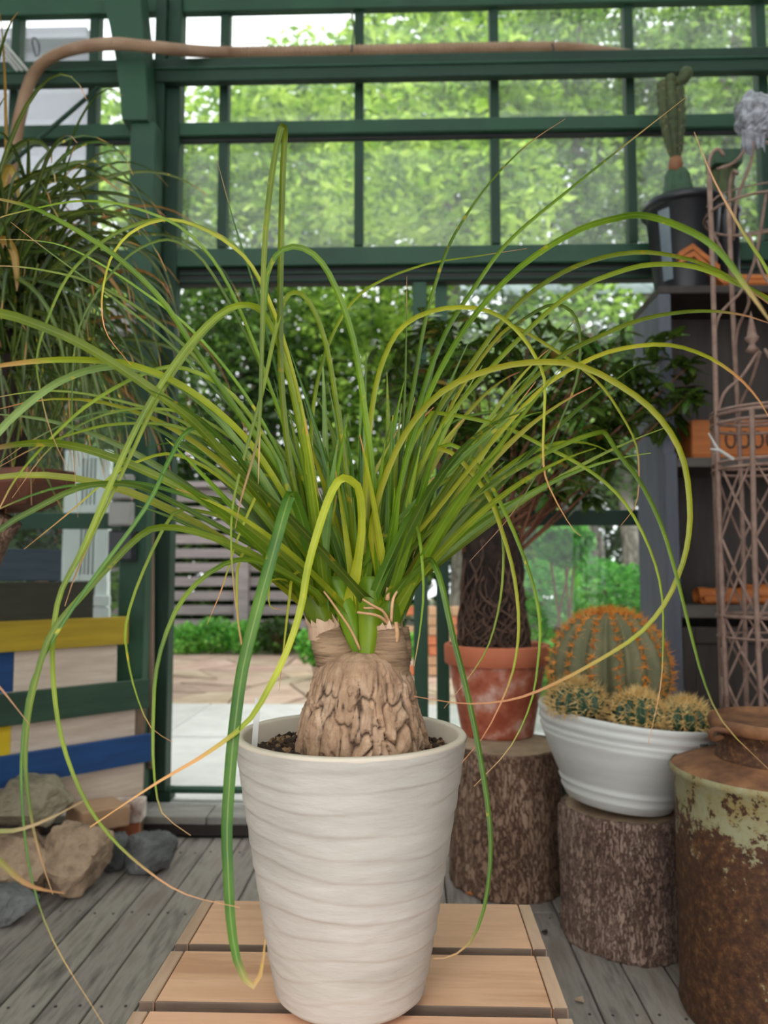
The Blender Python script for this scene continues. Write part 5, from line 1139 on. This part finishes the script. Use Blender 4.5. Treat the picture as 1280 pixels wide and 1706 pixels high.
# log pedestal and brown pot of the dark palm
pY = 2.05; pc = PY(18, 815, pY)
ped = spline([Vector((PY(-210, 1300, pY+.1).x, pY+.12, 0)), Vector((PY(-140, 1100, pY).x, pY+.08, .5)), PY(-45, 950, pY), PY(8, 858, pY)], 20)
pd = MB().tube(ped, [.075-.0012*k+.004*math.sin(k*1.3) for k in range(20)], 18).build('log_pedestal', M['barkd'], smooth=True); tag(pd, 'leaning brown log pedestal under the hexagonal pot at left', 'log')
dp = thing('potted_dark_palm', pc+Vector((0, 0, -.07)), 'dark drooping ponytail palm in a brown hexagonal pot at the left edge', 'potted plant')
hexp = MB(); tl = Matrix.Rotation(math.radians(-6), 3, 'Y')
hexp.lathe([(.001, -.055), (.11, -.055), (.165, .0), (.168, .035), (.152, .035), (.148, .0)], pc, 6, None, tl @ Matrix.Rotation(.25, 3, 'Z'), capb=False)
bevel(hexp.build('pot', M['brownpot'], dp), .004, 2)
soil_disc(tuple(pc+Vector((0, 0, .018))), .12, M['soil'], dp)
tk = spline([pc+Vector((0, 0, .0)), pc+Vector((-.01, 0, .2)), PY(5, 560, pY), PY(12, 420, pY)], 24)
MB().tube(tk, [.05-.0012*k for k in range(24)], 16).build('stem', M['rootd'], dp, smooth=True)
heads = [PY(12, 400, pY), PY(-40, 440, pY-.1), PY(60, 450, pY+.12), PY(20, 520, pY-.05), PY(70, 560, pY+.1), PY(10, 600, pY)]
for h in heads: MB().tube(spline([tk[-8], tk[-3].lerp(h, .5), h], 8), .022, 10).build('stem', M['rootd'], dp, smooth=True)
for i in range(280):
    h = heads[i % len(heads)]; az = R_.uniform(0, 2*PI); el = math.radians(R_.uniform(-20, 75)); Lg = R_.uniform(.4, .72)
    P = grown(h+Vector((R_.uniform(-.03, .03), R_.uniform(-.03, .03), R_.uniform(-.04, .04))), az, el, Lg, R_.uniform(3.0, 6.5))
    ribbon(P, R_.uniform(.010, .018), 'pdry' if R_.random() < .1 else 'pgreen', dp, R_.uniform(-.9, .9), n=14)
V = []; F = []; U = []
for i in range(230):
    p0 = PY(R_.uniform(-60, 170), R_.uniform(430, 640), R_.uniform(1.85, 2.35)); d = Vector((R_.uniform(-.25, .3), R_.uniform(-.15, .15), -1)).normalized(); L = R_.uniform(.18, .42); w0 = R_.uniform(.006, .011); sd = Vector((math.cos(i*1.7), math.sin(i*1.7), 0)); q = len(V)
    for k in range(6):
        t = k/5; c = p0+d*L*t+Vector((0, 0, 1))*.05*math.sin(t*1.5)+Vector((d.x, d.y, 0))*.1*t*t; ww = w0*(1-t**2)**.7+.0006; V += [c-sd*ww*.5, c+Vector((sd.y, -sd.x, 0))*ww*.15, c+sd*ww*.5]; U += [(0, t), (.5, t), (1, t)]
        if k < 5: F += [(q+k*3, q+k*3+1, q+k*3+4, q+k*3+3), (q+k*3+1, q+k*3+2, q+k*3+5, q+k*3+4)]
obj('hanging_leaves', V, F, M['pgreen'], dp, smooth=True, uv=U, kind='stuff')
# the broad arching leaves at its top
def dl(pts, w_, m_='pgreen', Y=1.95, tw=.35): ribbon([PY(x, y, Y) for x, y in pts], w_, m_, dp, tw, n=24, taper=3)
dl([(-20,420),(0,300),(20,255),(45,237),(68,238),(84,255),(86,272)], .022, tw=.1); dl([(-30,400),(0,330),(40,300),(85,282),(120,275),(150,283),(200,318)], .02)
dl([(-10,420),(30,340),(65,308),(100,296),(125,310),(145,345),(150,400),(150,450),(158,500)], .02); dl([(-10,400),(5,300),(18,280),(28,310),(33,345)], .022, 'pdry')
dl([(-10,420),(50,345),(120,325),(170,321),(205,325),(250,340),(280,365)], .012); dl([(-10,450),(60,370),(130,353),(200,355),(260,375)], .012); dl([(-10,470),(60,390),(120,360),(200,360),(240,390)], .011)
dl([(-10,430),(2,402),(14,404),(24,425),(28,462),(28,485)], .022, 'pdry', 1.85); dl([(60,480),(130,400),(180,388),(230,410),(270,440),(290,500),(298,560)], .011)
# bits of bark and dry leaf on the deck
for i, (px, py, lb) in enumerate([(835, 1422, 'orange bark flake leaning on the dark stump'), (783, 1490, 'tan bark flake on the deck before the dark stump'), (908, 1555, 'dark bark flake on the deck right of the crate'), (938, 1525, 'small dark flake between the stumps'), (966, 1668, 'tiny pale flake right of the crate'), (755, 1448, 'pinkish flake at the foot of the dark stump')]):
    c = PZ(px, py, .004) if i else PY(px, py, sb1.y-sr1-.012); V = []; n = 7
    for k in range(n):
        a = 2*PI*k/n; V.append(c+Vector((.013*math.cos(a)*R_.uniform(.6, 1.2), .008*math.sin(a)*(1 if i else .2), (.003*math.sin(a*2)+.003) if i else .012*math.sin(a))))
    V += [v+Vector((0, 0, .003)) for v in V]; F = [list(range(n))[::-1], list(range(n, 2*n))]+[(k, (k+1) % n, n+(k+1) % n, n+k) for k in range(n)]
    tag(obj('bark_flake', V, F, M['orange'] if i in (0, 1) else M['cut'] if i > 3 else M['rootd']), lb, 'debris', 'flakes on the deck')
